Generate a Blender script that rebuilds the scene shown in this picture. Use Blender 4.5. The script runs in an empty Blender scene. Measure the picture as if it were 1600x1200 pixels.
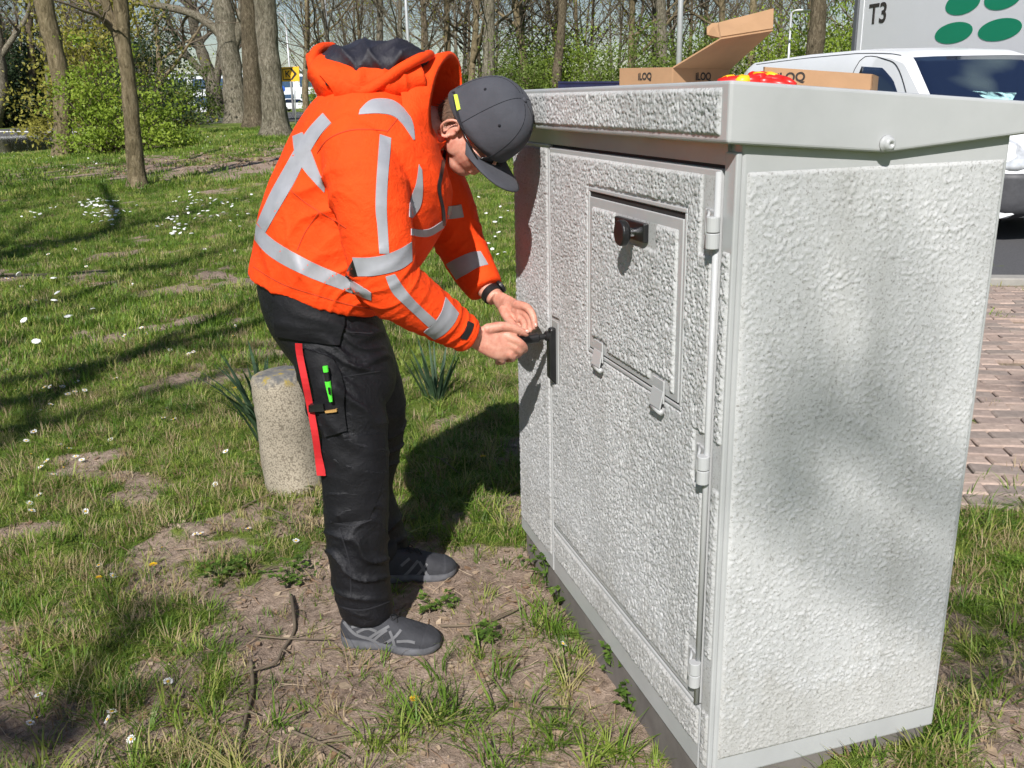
import bpy, bmesh, math, random
import numpy as np
from mathutils import Vector, Matrix, Euler
from mathutils.bvhtree import BVHTree
SC = bpy.context.scene
COL = SC.collection
# ---------------------------------------------------------------- camera, sky, sun, exposure
CAM = np.array([0.0, 0.0, 1.5]); FPX = 1440.0
RM = np.array([[0.9997001082, 0.0244886434, 0.0], [-0.0072951420, 0.2978096475, -0.9545973993], [-0.0233767953, 0.9543111234, 0.2978989850]])
cd = bpy.data.cameras.new('camera'); cam = bpy.data.objects.new('camera', cd); COL.objects.link(cam)
cd.sensor_fit = 'HORIZONTAL'; cd.sensor_width = 36.0; cd.lens = 36.0 * FPX / 1600; cd.clip_start = 0.05; cd.clip_end = 3000
cam.matrix_world = Matrix.Translation(Vector(CAM)) @ Matrix(RM.tolist()).to_4x4()
SC.camera = cam
SUN_EL, SUN_HEAD = math.radians(41.0), math.radians(12.0)
LDIR = Vector((math.sin(SUN_HEAD) * math.cos(SUN_EL), math.cos(SUN_HEAD) * math.cos(SUN_EL), -math.sin(SUN_EL)))
wd = bpy.data.worlds.new('World'); SC.world = wd; wd.use_nodes = True
nt = wd.node_tree; bgn = nt.nodes['Background']; sky = nt.nodes.new('ShaderNodeTexSky'); sky.sky_type = 'NISHITA'
sky.sun_disc = False; sky.sun_elevation = SUN_EL; sky.sun_rotation = math.atan2(-LDIR.x, -LDIR.y); sky.air_density = 1.0; sky.dust_density = 0.5; sky.ozone_density = 1.2
nt.links.new(sky.outputs[0], bgn.inputs[0]); bgn.inputs[1].default_value = 0.062
sl = bpy.data.lights.new('sun', 'SUN'); sun = bpy.data.objects.new('sun', sl); COL.objects.link(sun)
sl.energy = 5.0; sl.angle = math.radians(0.53); sl.color = (1.0, 0.965, 0.925)
sun.rotation_euler = LDIR.to_track_quat('-Z', 'Y').to_euler()
SC.view_settings.view_transform = 'Standard'; SC.view_settings.look = 'None'; SC.view_settings.exposure = 0.36; SC.view_settings.gamma = 1.0
SC.view_settings.use_curve_mapping = False
SC.render.engine = 'CYCLES'
SC.cycles.use_denoising = True; SC.cycles.max_bounces = 5; SC.cycles.diffuse_bounces = 3; SC.cycles.glossy_bounces = 3; SC.cycles.transparent_max_bounces = 6; SC.cycles.use_adaptive_sampling = True; SC.cycles.adaptive_threshold = 0.04

# ---------------------------------------------------------------- helpers
D1 = np.array([-0.28827873, 0.95754654, 0.0]); D2 = np.array([0.95754654, 0.28827873, 0.0]); UZ = np.array([0, 0, 1.0])
CORNER = np.array([0.39047814, 1.60305144, 0.0])       # near bottom corner of the cabinet
rng = np.random.default_rng(7); random.seed(7)
def pray(px, py):
    v = RM @ np.array([px - 800.0, 600.0 - py, -FPX]); return v / np.linalg.norm(v)
def W(px, py, Y):                                      # the point at depth Y seen in that direction
    v = pray(px, py); return CAM + v * (Y / v[1])
def PL(px, py, P, n):
    v = pray(px, py); return CAM + v * (((P - CAM) @ n) / (v @ n))
def GP(px, py, z=0.0):
    v = pray(px, py); return CAM + v * ((z - 1.5) / v[2])
def CP(u, d, z): return CORNER + D1 * u + D2 * d + UZ * z     # cabinet coordinates
def nrm(v):
    v = np.asarray(v, float); return v / (np.linalg.norm(v) + 1e-12)
def smooth(t):
    t = np.clip(t, 0, 1); return t * t * (3 - 2 * t)
def _hash(i, j, k, seed):
    h = (i.astype(np.int64) * 374761393 + j.astype(np.int64) * 668265263 + k.astype(np.int64) * 2147483647 + seed * 1274126177) & 0xffffffff
    h = ((h ^ (h >> 13)) * 1274126177) & 0xffffffff
    h = h ^ (h >> 16)
    return (h & 0xffff) / 65535.0
def noise(x, y, z=0.0, seed=0):
    x, y, z = np.broadcast_arrays(np.asarray(x, float), np.asarray(y, float), np.asarray(z, float))
    xi, yi, zi = np.floor(x), np.floor(y), np.floor(z); fx, fy, fz = smooth(x - xi), smooth(y - yi), smooth(z - zi)
    out = 0
    flat = not np.any(z)
    for dz in ((0,) if flat else (0, 1)):
        wz = (fz if dz else 1 - fz)
        for dy in (0, 1):
            wy = fy if dy else 1 - fy
            for dx in (0, 1):
                wx = fx if dx else 1 - fx
                out = out + _hash(xi + dx, yi + dy, zi + dz, seed) * wx * wy * wz
    return out
def fbm(x, y, z=0.0, oct=4, seed=0):
    a, s, t = 0.5, 0.0, 0.0
    for o in range(oct):
        s = s + a * noise(x * 2**o, y * 2**o, np.asarray(z) * 2**o, seed + o * 17); t += a; a *= 0.5
    return s / t
def tag(o, label=None, cat=None, group=None, kind=None):
    if label: o['label'] = label
    if cat: o['category'] = cat
    if group: o['group'] = group
    if kind: o['kind'] = kind
    return o
def empty(name, loc, label=None, cat=None, group=None, rot=(0, 0, 0)):
    o = bpy.data.objects.new(name, None); o.empty_display_size = 0.1; COL.objects.link(o); o.location = Vector(loc); o.rotation_euler = rot
    return tag(o, label, cat, group)
def mesh_obj(name, me, mat, parent=None, link=True):
    o = bpy.data.objects.new(name, me)
    if mat is not None:
        for m in (mat if isinstance(mat, (list, tuple)) else [mat]): me.materials.append(m)
    if link: COL.objects.link(o)
    if parent is not None:                             # vertices are in world space: keep them there
        o.parent = parent; o.matrix_parent_inverse = parent_matrix(parent).inverted()
    return o
def parent_matrix(p):
    m = Matrix.LocRotScale(p.location, p.rotation_euler, p.scale)
    return m if p.parent is None else parent_matrix(p.parent) @ p.matrix_parent_inverse @ m
def copy_tree(o, parent=None, pinv=None):
    c = o.copy(); COL.objects.link(c)
    if parent is not None: c.parent = parent; c.matrix_parent_inverse = o.matrix_parent_inverse.copy()
    for ch in o.children: copy_tree(ch, c)
    return c
class MB:
    def __init__(s): s.v = []; s.f = []; s.m = []; s.n = 0
    def add(s, vs, fs, mi=0):
        b = s.n; vs = [tuple(map(float, q)) for q in vs]; s.v += vs; s.n += len(vs)
        for q in fs: s.f.append(tuple(b + i for i in q)); s.m.append(mi)
        return s
    def box(s, c, ax, ay, az, mi=0):                   # half-extent vectors
        c, ax, ay, az = (np.asarray(q, float) for q in (c, ax, ay, az))
        if np.cross(ax, ay) @ az < 0: ax = -ax
        P = [c + i * ax + j * ay + k * az for k in (-1, 1) for j in (-1, 1) for i in (-1, 1)]
        return s.add(P, [(0, 2, 3, 1), (4, 5, 7, 6), (0, 1, 5, 4), (2, 6, 7, 3), (0, 4, 6, 2), (1, 3, 7, 5)], mi)
    def cbox(s, u0, u1, d0, d1, z0, z1, mi=0):
        return s.box(CP((u0 + u1) / 2, (d0 + d1) / 2, (z0 + z1) / 2), D1 * (u1 - u0) / 2, D2 * (d1 - d0) / 2, UZ * (z1 - z0) / 2, mi)
    def prism(s, pts, h, mi=0):                        # polygon (3d) extruded by h
        n = len(pts); h = np.asarray(h, float); pts = [np.asarray(p, float) for p in pts]
        nn = sum(np.cross(pts[i], pts[(i + 1) % n]) for i in range(n))
        if nn @ h > 0: pts = pts[::-1]
        return s.add(pts + [p + h for p in pts], [tuple(range(n)), tuple(range(2 * n - 1, n - 1, -1))] + [(i, n + i, n + (i + 1) % n, (i + 1) % n) for i in range(n)], mi)
    def rings(s, R, cap=True, mi=0, closed=True):
        n = len(R[0]); V = [p for r in R for p in r]; F = []
        for k in range(len(R) - 1):
            for i in range(n if closed else n - 1):
                j = (i + 1) % n; F.append((k * n + i, k * n + j, (k + 1) * n + j, (k + 1) * n + i))
        if cap: F.append(tuple(range(n - 1, -1, -1))); F.append(tuple((len(R) - 1) * n + i for i in range(n)))
        return s.add(V, F, mi)
    def tube(s, P, r, n=8, cap=True, mi=0, ref=None, rx=None):
        P = [np.asarray(p, float) for p in P]; r = [r] * len(P) if np.isscalar(r) else list(r)
        R = []; a = None
        for i, p in enumerate(P):
            t = nrm(P[min(i + 1, len(P) - 1)] - P[max(i - 1, 0)])
            if a is None:
                a = np.asarray(ref, float) if ref is not None else (np.array([0, 0, 1.0]) if abs(t[2]) < 0.9 else np.array([1.0, 0, 0]))
            a = nrm(a - t * (a @ t)); b = np.cross(t, a); k = 1.0 if rx is None else rx
            R.append([p + r[i] * (math.cos(q) * a + k * math.sin(q) * b) for q in np.arange(n) * 2 * math.pi / n])
        return s.rings(R, cap, mi)
    def lathe(s, c, axis, prof, n=24, mi=0, cap=True):  # prof: (radius, distance along axis)
        axis = nrm(axis); a = nrm(np.cross(axis, [0.3, 0.5, 0.8])); b = np.cross(axis, a); c = np.asarray(c, float)
        R = [[c + axis * h + r * (math.cos(q) * a + math.sin(q) * b) for q in np.arange(n) * 2 * math.pi / n] for r, h in prof]
        return s.rings(R, cap, mi)
    def grid(s, P, mi=0):                              # P: (n, m, 3)
        n, m = P.shape[:2]
        F = [(i * m + j, (i + 1) * m + j, (i + 1) * m + j + 1, i * m + j + 1) for i in range(n - 1) for j in range(m - 1)]
        return s.add(P.reshape(-1, 3), F, mi)
    def mesh(s, name, sm=False):
        me = bpy.data.meshes.new(name); me.from_pydata(s.v, [], s.f)
        if any(s.m): me.polygons.foreach_set('material_index', s.m)
        if sm: me.polygons.foreach_set('use_smooth', [True] * len(me.polygons))
        me.update(); return me
    def build(s, name, mat, parent=None, sm=False, bevel=0.0, seg=2):
        o = mesh_obj(name, s.mesh(name, sm), mat, parent)
        if bevel:
            b = o.modifiers.new('bevel', 'BEVEL'); b.width = bevel; b.segments = seg; b.limit_method = 'ANGLE'; b.angle_limit = 0.6
        return o
def np_grid_mesh(name, P, sm=True):                    # fast (n, m, 3) grid
    n, m = P.shape[:2]; me = bpy.data.meshes.new(name)
    idx = np.arange(n * m).reshape(n, m)
    q = np.stack([idx[:-1, :-1], idx[1:, :-1], idx[1:, 1:], idx[:-1, 1:]], -1).reshape(-1, 4)
    me.vertices.add(n * m); me.vertices.foreach_set('co', P.reshape(-1).astype(np.float32))
    me.loops.add(q.size); me.loops.foreach_set('vertex_index', q.reshape(-1).astype(np.int32))
    me.polygons.add(len(q)); me.polygons.foreach_set('loop_start', (np.arange(len(q)) * 4).astype(np.int32))
    if sm: me.polygons.foreach_set('use_smooth', np.ones(len(q), bool))
    me.update(calc_edges=True); return me
def np_faces_mesh(name, V, F, sm=False):               # V (N,3), F (M,k)
    me = bpy.data.meshes.new(name); V = np.asarray(V, np.float32); F = np.asarray(F, np.int32); k = F.shape[1]
    me.vertices.add(len(V)); me.vertices.foreach_set('co', V.reshape(-1))
    me.loops.add(F.size); me.loops.foreach_set('vertex_index', F.reshape(-1))
    me.polygons.add(len(F)); me.polygons.foreach_set('loop_start', (np.arange(len(F)) * k).astype(np.int32))
    if sm: me.polygons.foreach_set('use_smooth', np.ones(len(F), bool))
    me.update(calc_edges=True); return me
def set_attr(me, name, vals):
    a = me.attributes.new(name, 'FLOAT', 'POINT'); a.data.foreach_set('value', np.asarray(vals, np.float32).reshape(-1))

# ---------------------------------------------------------------- materials
class NT:
    def __init__(s, name):
        s.mat = bpy.data.materials.new(name); s.mat.use_nodes = True; s.t = s.mat.node_tree; s.b = s.t.nodes['Principled BSDF']
    def n(s, typ, **kw):
        x = s.t.nodes.new('ShaderNode' + typ)
        for k, v in kw.items():
            if k.startswith('i_'):
                key = k[2:]; x.inputs[int(key) if key.isdigit() else key].default_value = v
            else: setattr(x, k, v)
        return x
    def l(s, a, b): s.t.links.new(a, b)
    def coord(s, kind='Object', scale=(1, 1, 1)):
        c = s.n('TexCoord'); m = s.n('Mapping'); m.inputs['Scale'].default_value = scale; s.l(c.outputs[kind], m.inputs[0]); return m.outputs[0]
    def noise(s, scale, detail=4, rough=0.55, co=None, dist=0.0):
        x = s.n('TexNoise'); x.inputs['Scale'].default_value = scale; x.inputs['Detail'].default_value = detail; x.inputs['Roughness'].default_value = rough; x.inputs['Distortion'].default_value = dist
        if co is not None: s.l(co, x.inputs['Vector'])
        return x.outputs[0]
    def ramp(s, fac, stops):
        r = s.n('ValToRGB'); e = r.color_ramp.elements
        while len(e) < len(stops): e.new(0.5)
        for i, (p, c) in enumerate(stops): e[i].position = p; e[i].color = (*c, 1) if len(c) == 3 else c
        s.l(fac, r.inputs[0]); return r.outputs[0]
    def mix(s, fac, a, b, mode='MIX'):
        x = s.n('MixRGB', blend_type=mode)
        for i, q in zip((0, 1, 2), (fac, a, b)):
            if hasattr(q, 'links') or hasattr(q, 'is_linked'): s.l(q, x.inputs[i])
            elif i == 0: x.inputs[0].default_value = q
            else: x.inputs[i].default_value = (*q, 1)
        return x.outputs[0]
    def math(s, op, a, b=0.0):
        x = s.n('Math', operation=op)
        for i, q in enumerate((a, b)):
            if hasattr(q, 'is_linked'): s.l(q, x.inputs[i])
            else: x.inputs[i].default_value = q
        return x.outputs[0]
    def bump(s, h, strength=0.3, dist=0.01):
        x = s.n('Bump'); x.inputs['Strength'].default_value = strength; x.inputs['Distance'].default_value = dist; s.l(h, x.inputs['Height']); s.l(x.outputs[0], s.b.inputs['Normal']); return x
    def col(s, c): s.l(c, s.b.inputs['Base Color'])
    def set(s, **k):
        for a, v in k.items(): s.b.inputs[a.replace('_', ' ')].default_value = v
        return s
def simple(name, c, rough=0.6, var=0.12, scale=20, bump=0.0, bscale=60, bdist=0.004, metal=0.0, spec=0.5, kind='Object'):
    k = NT(name); co = k.coord(kind); f = k.noise(scale, 5, 0.6, co)
    lo = tuple(max(0, q * (1 - var)) for q in c); hi = tuple(min(1, q * (1 + var)) for q in c)
    k.col(k.ramp(f, [(0.3, lo), (0.7, hi)])); k.set(Roughness=rough, Metallic=metal); k.b.inputs['Specular IOR Level'].default_value = spec
    if bump: k.bump(k.noise(bscale, 4, 0.6, co), bump, bdist)
    return k.mat
M = {}
M['paint'] = simple('cabinet_paint', (0.415, 0.422, 0.425), 0.27, 0.06, 7)
def stucco_mat():
    k = NT('stucco'); co = k.coord(); a = k.noise(3.0, 5, 0.6, co); b = k.noise(160, 3, 0.6, co)
    c1 = k.ramp(a, [(0.3, (0.44, 0.444, 0.446)), (0.7, (0.53, 0.534, 0.536))])
    c2 = k.ramp(b, [(0.30, (0.48, 0.46, 0.43)), (0.44, (1, 1, 1))]); c3 = k.ramp(k.noise(6, 5, 0.7, k.coord('Object', (1, 1, 0.12))), [(0.36, (0.74, 0.73, 0.70)), (0.52, (1, 1, 1))]); sx = k.n('SeparateXYZ'); k.l(k.coord(), sx.inputs[0]); spl = k.ramp(k.math('ADD', sx.outputs[2], k.math('MULTIPLY', k.noise(14, 5, 0.75, co), -0.55)), [(0.0, (0.86, 0.84, 0.80)), (0.08, (1, 1, 1))])
    c4 = k.ramp(k.noise(260, 2, 0.5, co), [(0.60, (1, 1, 1)), (0.70, (0.45, 0.43, 0.40))]); k.col(k.mix(0.6, k.mix(0.55, k.mix(0.5, k.mix(0.75, c1, c2, 'MULTIPLY'), c3, 'MULTIPLY'), spl, 'MULTIPLY'), c4, 'MULTIPLY')); k.set(Roughness=0.7); k.b.inputs['Specular IOR Level'].default_value = 0.22
    k.bump(k.noise(420, 3, 0.65, co), 0.35, 0.0015); return k.mat
M['stucco'] = stucco_mat()
M['plinth'] = simple('plinth_dark', (0.15, 0.135, 0.125), 0.75, 0.25, 9, 0.3, 120, 0.002)
M['dark_gap'] = simple('gap_shade', (0.02, 0.02, 0.02), 0.7, 0.2)  # near-black colour stands for the shade inside open gaps
M['black'] = simple('black_plastic', (0.012, 0.012, 0.013), 0.35, 0.3, 40)
M['chrome'] = simple('chrome', (0.7, 0.7, 0.72), 0.18, 0.05, 40, metal=1.0)
M['card'] = simple('cardboard', (0.40, 0.235, 0.125), 0.85, 0.10, 12, 0.15, 200, 0.001)
M['print'] = simple('black_print', (0.03, 0.025, 0.022), 0.8, 0.1)
M['red_plastic'] = simple('red_plastic', (0.70, 0.02, 0.015), 0.35, 0.08)
M['yellow_plastic'] = simple('yellow_plastic', (0.85, 0.48, 0.02), 0.4, 0.08)
M['steel'] = simple('steel', (0.35, 0.35, 0.36), 0.35, 0.1, metal=1.0)
M['navy'] = simple('navy_case', (0.018, 0.02, 0.06), 0.5, 0.2, 30, 0.2, 300, 0.001)
M['bark'] = None
# ---------------------------------------------------------------- ground
def gz(x, y):                                          # lie of the land
    x = np.asarray(x, float); y = np.asarray(y, float)
    bank = 0.42 * smooth((y - 14) / 20) * smooth((x + 0.30 * y + 7) / 6)
    pond = -0.75 * smooth((-(x + 17.0)) / 3.5) * smooth((y - 33) / 5) * smooth((72 - y) / 6)
    return bank + pond + 0.05 * (fbm(x * 0.12, y * 0.12, oct=3, seed=3) - 0.5) * smooth((np.hypot(x, y) - 6) / 10)
def in_cab(x, y, m=0.0):
    rx, ry = x - CORNER[0], y - CORNER[1]; u = rx * D1[0] + ry * D1[1]; d = rx * D2[0] + ry * D2[1]
    return (u > -m) & (u < 1.29 + m) & (d > -m) & (d < 0.58 + m)
def bare_mask(x, y):                                   # 1 = bare soil, 0 = turf
    n = fbm(x * 2.6, y * 2.6, oct=4, seed=11); n2 = fbm(x * 8.5, y * 8.5, oct=3, seed=23); n3 = fbm(x * 0.45, y * 0.45, oct=3, seed=31)
    base = 0.62 * n + 0.38 * n2
    near = np.exp(-(((x - 0.05) / 0.85) ** 2 + ((y - 2.05) / 1.2) ** 2)) * 0.315        # trodden soil round the cabinet
    right = 0.16 * np.exp(-(((x - 1.55) / 0.55) ** 2 + ((y - 2.6) / 0.9) ** 2))
    left = 0.06 * np.exp(-(((x + 1.15) / 0.8) ** 2 + ((y - 2.6) / 0.9) ** 2))
    mid = 0.13 * np.exp(-(((x + 2.6) / 2.2) ** 2 + ((y - 8.2) / 1.5) ** 2))
    far = 0.24 * np.exp(-(((x + 7.5) / 4.5) ** 2 + ((y - 21.5) / 2.6) ** 2)) + 0.20 * np.exp(-(((x + 4.8) / 2.5) ** 2 + ((y - 25) / 5) ** 2))
    b = base + near + right + left + mid + far + 0.22 * (n3 - 0.5) - 0.05
    return smooth((b - 0.545) / 0.13)
def relief(x, y):
    r = np.hypot(x, y); k = smooth((14 - r) / 6)
    b = bare_mask(x, y)
    h = 0.045 * (fbm(x * 1.4, y * 1.4, oct=3, seed=5) - 0.5) + 0.016 * (fbm(x * 9, y * 9, oct=3, seed=8) - 0.5) * (0.4 + b) + 0.010 * (fbm(x * 38, y * 38, oct=2, seed=9) - 0.5) * b
    mound = 0.075 * np.exp(-(((x - CORNER[0]) * D1[0] + (y - CORNER[1]) * D1[1] + 0.02) / 0.22) ** 2) * smooth(((x - CORNER[0]) * D2[0] + (y - CORNER[1]) * D2[1] - 0.05) / 0.35) * smooth((1.6 - np.abs((x - CORNER[0]) * D2[0] + (y - CORNER[1]) * D2[1])) / 0.6)
    for (px, py, s, a) in ((75, 865, 0.12, 0.055), (285, 830, 0.09, 0.035), (330, 890, 0.08, 0.03), (250, 440, 0.28, 0.05), (700, 735, 0.10, 0.03), (340, 1040, 0.10, 0.03)):
        g = GP(px, py); mound = mound + a * np.exp(-(((x - g[0]) / s) ** 2 + ((y - g[1]) / (s * 0.8)) ** 2))
    return k * (h + mound * (0.7 + 0.6 * fbm(x * 22, y * 22, oct=2, seed=77)))
def ground_z(x, y): return gz(x, y) + relief(x, y)
def axis(*segs):
    out = []
    for a, b, st in segs: out += list(np.arange(a, b, st))
    return np.array(sorted(set(np.round(out, 4))))
xs = axis((-900, -150, 50), (-150, -40, 5), (-40, -10, 0.75), (-10, -3, 0.1), (-3, 2.2, 0.02), (2.2, 8, 0.12), (8, 40, 1.0), (40, 150, 5), (150, 901, 50))
ys = axis((-150, -20, 10), (-20, 1.0, 0.7), (1.0, 1.4, 0.05), (1.4, 4.4, 0.02), (4.4, 9, 0.06), (9, 30, 0.25), (30, 110, 1.5), (110, 300, 10), (300, 1501, 60))
GX, GY = np.meshgrid(xs, ys, indexing='ij')
gme = np_grid_mesh('ground', np.stack([GX, GY, ground_z(GX, GY)], -1))
set_attr(gme, 'bare', bare_mask(GX, GY))
def ground_mat():
    k = NT('turf_and_soil'); co = k.coord(); at = k.n('Attribute', attribute_name='bare')
    n1 = k.noise(2.2, 6, 0.62, co); n2 = k.noise(38, 6, 0.7, co); n3 = k.noise(150, 4, 0.7, co)
    soil = k.ramp(n2, [(0.28, (0.16, 0.120, 0.092)), (0.48, (0.325, 0.255, 0.20)), (0.72, (0.50, 0.40, 0.325))])
    soil = k.mix(0.6, soil, k.ramp(n1, [(0.35, (0.72, 0.64, 0.60)), (0.65, (1.05, 1.0, 0.96))]), 'MULTIPLY')
    turf = k.ramp(n2, [(0.28, (0.060, 0.088, 0.020)), (0.5, (0.125, 0.178, 0.036)), (0.74, (0.23, 0.25, 0.072))])
    turf = k.mix(0.55, turf, k.ramp(n1, [(0.34, (0.70, 0.85, 0.55)), (0.68, (1.25, 1.08, 0.85))]), 'MULTIPLY')
    e = k.math('ADD', at.outputs['Fac'], k.math('MULTIPLY', k.math('SUBTRACT', n3, 0.5), 0.8))
    f = k.ramp(e, [(0.30, (0, 0, 0)), (0.62, (1, 1, 1))]); k.col(k.mix(f, turf, soil)); k.set(Roughness=0.95); k.b.inputs['Specular IOR Level'].default_value = 0.15
    k.bump(k.math('ADD', n3, k.math('MULTIPLY', n2, 1.5)), 0.8, 0.012); return k.mat
M['ground'] = ground_mat()
tag(mesh_obj('ground', gme, M['ground']), kind='structure')

# pond
def water_mat():
    k = NT('pond_water'); k.set(Roughness=0.06); k.b.inputs['Base Color'].default_value = (0.035, 0.04, 0.022, 1); k.b.inputs['Specular IOR Level'].default_value = 0.6
    k.bump(k.noise(3, 3, 0.5, k.coord()), 0.06, 0.03); return k.mat
w = MB(); P = [(-60, 32), (-16.5, 32), (-16.5, 75), (-60, 75)]
w.add([(x, y, -0.30) for x, y in P], [(0, 1, 2, 3)]); tag(w.build('pond', water_mat()), kind='structure')

# road beyond the trees, with its kerbs and painted lines; parking lane on the right
def asphalt_mat():
    k = NT('asphalt'); co = k.coord(); n = k.noise(60, 5, 0.7, co); k.col(k.ramp(n, [(0.3, (0.055, 0.055, 0.06)), (0.7, (0.105, 0.103, 0.105))])); k.set(Roughness=0.9); k.bump(k.noise(400, 3, 0.7, co), 0.4, 0.004); return k.mat
M['asphalt'] = asphalt_mat(); M['white_paint'] = simple('road_paint', (0.78, 0.78, 0.76), 0.7, 0.08, 6); M['kerb'] = simple('kerb_concrete', (0.30, 0.285, 0.26), 0.85, 0.2, 8, 0.3, 90, 0.003)
def sheet(pts, nx, ny, dz):                            # bilinear sheet following the land
    a, b, c, d = (np.array(p, float) for p in pts); s = np.linspace(0, 1, nx)[:, None, None]; t = np.linspace(0, 1, ny)[None, :, None]
    P = (a * (1 - s) + b * s) * (1 - t) + (d * (1 - s) + c * s) * t
    return np.concatenate([P, (gz(P[..., 0], P[..., 1]) + dz)[..., None]], -1)
road = MB(); road.grid(sheet([(-40, 58), (60, 44), (66, 92), (-34, 104)], 60, 30, 0.03)); tag(road.build('road', M['asphalt'], sm=True), kind='structure')
rl = MB()
for t in (0.22, 0.27, 0.55, 0.8):
    P0 = np.array([-40, 58]) * (1 - t) + np.array([-34, 104]) * t; P1 = np.array([60, 44]) * (1 - t) + np.array([66, 92]) * t
    rl.grid(sheet([P0, P1, P1 + [0, 0.35], P0 + [0, 0.35]], 60, 2, 0.036))
tag(rl.build('road_marking', M['white_paint'], sm=True), kind='structure')

# brick pavement with kerb and asphalt parking lane behind the cabinet
PA = nrm(np.array([0.17, 0.985, 0.0])); PB = np.array([PA[1], -PA[0], 0.0])           # along / across the pavement
PVO = np.array([1.52, 3.12, 0.0])
def PV(a, b, z=0.0): q = PVO + PA * a + PB * b; return np.array([q[0], q[1], z])
M['brick'] = []
for i, c in enumerate([(0.34, 0.255, 0.21), (0.30, 0.23, 0.195), (0.38, 0.29, 0.24), (0.26, 0.21, 0.18)]):
    M['brick'].append(simple('paving_brick_%d' % i, c, 0.9, 0.22, 30, 0.5, 140, 0.004, kind='Object'))
M['joint'] = simple('joint_sand', (0.22, 0.17, 0.12), 0.95, 0.3, 40, 0.5, 200, 0.004)
pav = MB(); pav.grid(np.array([[PV(a, b, -0.012 + 0.02) for b in np.linspace(0, 5.2, 12)] for a in np.linspace(0, 4.25, 12)])); pavement = tag(pav.build('pavement', M['joint'], sm=True), kind='structure')
def brick_mesh(seed):
    r = np.random.default_rng(seed); b = MB(); l, w_, h = 0.098, 0.048, 0.022
    c = 0.006; ring0 = [(-l, -w_), (l, -w_), (l, w_), (-l, w_)]
    R = [[(x, y, -h) for x, y in ring0], [(x, y, h - c) for x, y in ring0], [(x - math.copysign(c, x) + r.normal(0, 0.0015), y - math.copysign(c, y) + r.normal(0, 0.0015), h + r.normal(0, 0.001)) for x, y in ring0]]
    b.rings(R); me = b.mesh('brick'); me.materials.append(M['brick'][seed % 4]); return me
bms = [brick_mesh(i) for i in range(8)]
cnt = 0; restb = MB()
for j in range(0, 42):
    for i in range(0, 13):
        a = 0.06 + j * 0.1; b = 0.06 + i * 0.2
        b += 0.1 * (j % 2)
        if a > 4.15: continue
        p = PV(a, b, 0.0)
        px = 800 + FPX * (RM.T @ (p - CAM))[0] / -(RM.T @ (p - CAM))[2]
        zz = 0.006 + 0.020 * (fbm(a * 1.1, b * 1.1, oct=2, seed=61) - 0.5) + rng.normal(0, 0.0025)
        if noise(np.array([a * 3.0]), np.array([b * 3.0]), seed=91)[0] > 0.86 and rng.random() < 0.7: continue
        if 1400 < px < 1700 and cnt < 300:
            o = bpy.data.objects.new('brick', bms[rng.integers(8)]); COL.objects.link(o); o.location = p + UZ * zz; o.rotation_euler = (rng.normal(0, 0.02), rng.normal(0, 0.02), math.atan2(PB[1], PB[0]) + rng.normal(0, 0.03)); o.parent = pavement; cnt += 1
        else:
            restb.box(p + UZ * zz, PB * 0.097, PA * 0.047, UZ * 0.02)
tag(restb.build('brick_course', M['brick'][0], pavement), kind='stuff')
kb = MB(); kb.box(PV(4.36, 2.6, 0.0), PA * 0.08, PB * 2.6, UZ * 0.06); tag(kb.build('kerb', M['kerb'], bevel=0.012), kind='structure')
lane = MB(); lane.grid(np.array([[PV(4.44 + a, b, 0.012) for b in np.linspace(-1.0, 30, 20)] for a in np.linspace(0, 16, 20)])); tag(lane.build('parking_lane', M['asphalt'], sm=True), kind='structure')

# ---------------------------------------------------------------- cabinet
CAB = empty('street_cabinet', CP(0.64, 0.29, 0), 'light grey stucco street cabinet with hatch door, the man works at it', 'cabinet')
def rough_field(A, B, seed, kind):
    if kind == 'front':
        n1 = fbm(A * 190, B * 125, oct=2, seed=seed); n2 = fbm(A * 380, B * 330, oct=2, seed=seed + 5); big = fbm(A * 9, B * 5, oct=2, seed=seed + 9)
        h = np.clip(np.abs(n1 - 0.5) * 2.2, 0, 1); return (0.0046 * (0.5 - h) * (0.6 + 0.8 * big) + 0.0044 * (n2 - 0.5))
    n1 = fbm(A * 185, B * 200, oct=2, seed=seed); n2 = fbm(A * 380, B * 380, oct=2, seed=seed + 5); m = fbm(A * 14, B * 14, oct=2, seed=seed + 7)
    return 0.0018 * smooth((n1 - 0.56) / 0.14) * (0.10 + 1.3 * m) + 0.0013 * (n2 - 0.5)
def stucco(name, O, ea, eb, nv, la, lb, parent, masks=(), seed=1, kind='front', step=0.0025, base=0.003, mat=None):
    na, nb = int(la / step), int(lb / step); a = np.linspace(0, la, na); b = np.linspace(0, lb, nb); A, B = np.meshgrid(a, b, indexing='ij')
    h = rough_field(A + 3, B + 5, seed, kind)
    k = smooth(np.minimum(np.minimum(A, la - A), np.minimum(B, lb - B)) / 0.006)
    for (a0, a1, b0, b1) in masks:
        wob = 0.004 * (noise(A * 90, B * 90, seed=seed + 3) - 0.5)
        d = np.maximum(np.maximum(a0 - A, A - a1), np.maximum(b0 - B, B - b1)) + wob
        k = k * smooth(d / 0.004)
    H = (base + h) * k + 0.0002
    H[0, :] = H[-1, :] = 0; H[:, 0] = H[:, -1] = 0
    P = O + A[..., None] * ea + B[..., None] * eb + H[..., None] * nv
    me = np_grid_mesh(name, P)
    if np.cross(ea, eb) @ nv < 0: me.flip_normals()
    return mesh_obj(name, me, mat or M['stucco'], parent)
NF = -D2; NR = -D1
FW, FD = 1.283, 0.575
b = MB(); b.cbox(0.012, FW - 0.012, 0.012, FD - 0.012, -0.05, 0.115); b.build('plinth', M['plinth'], CAB, bevel=0.004)
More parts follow.
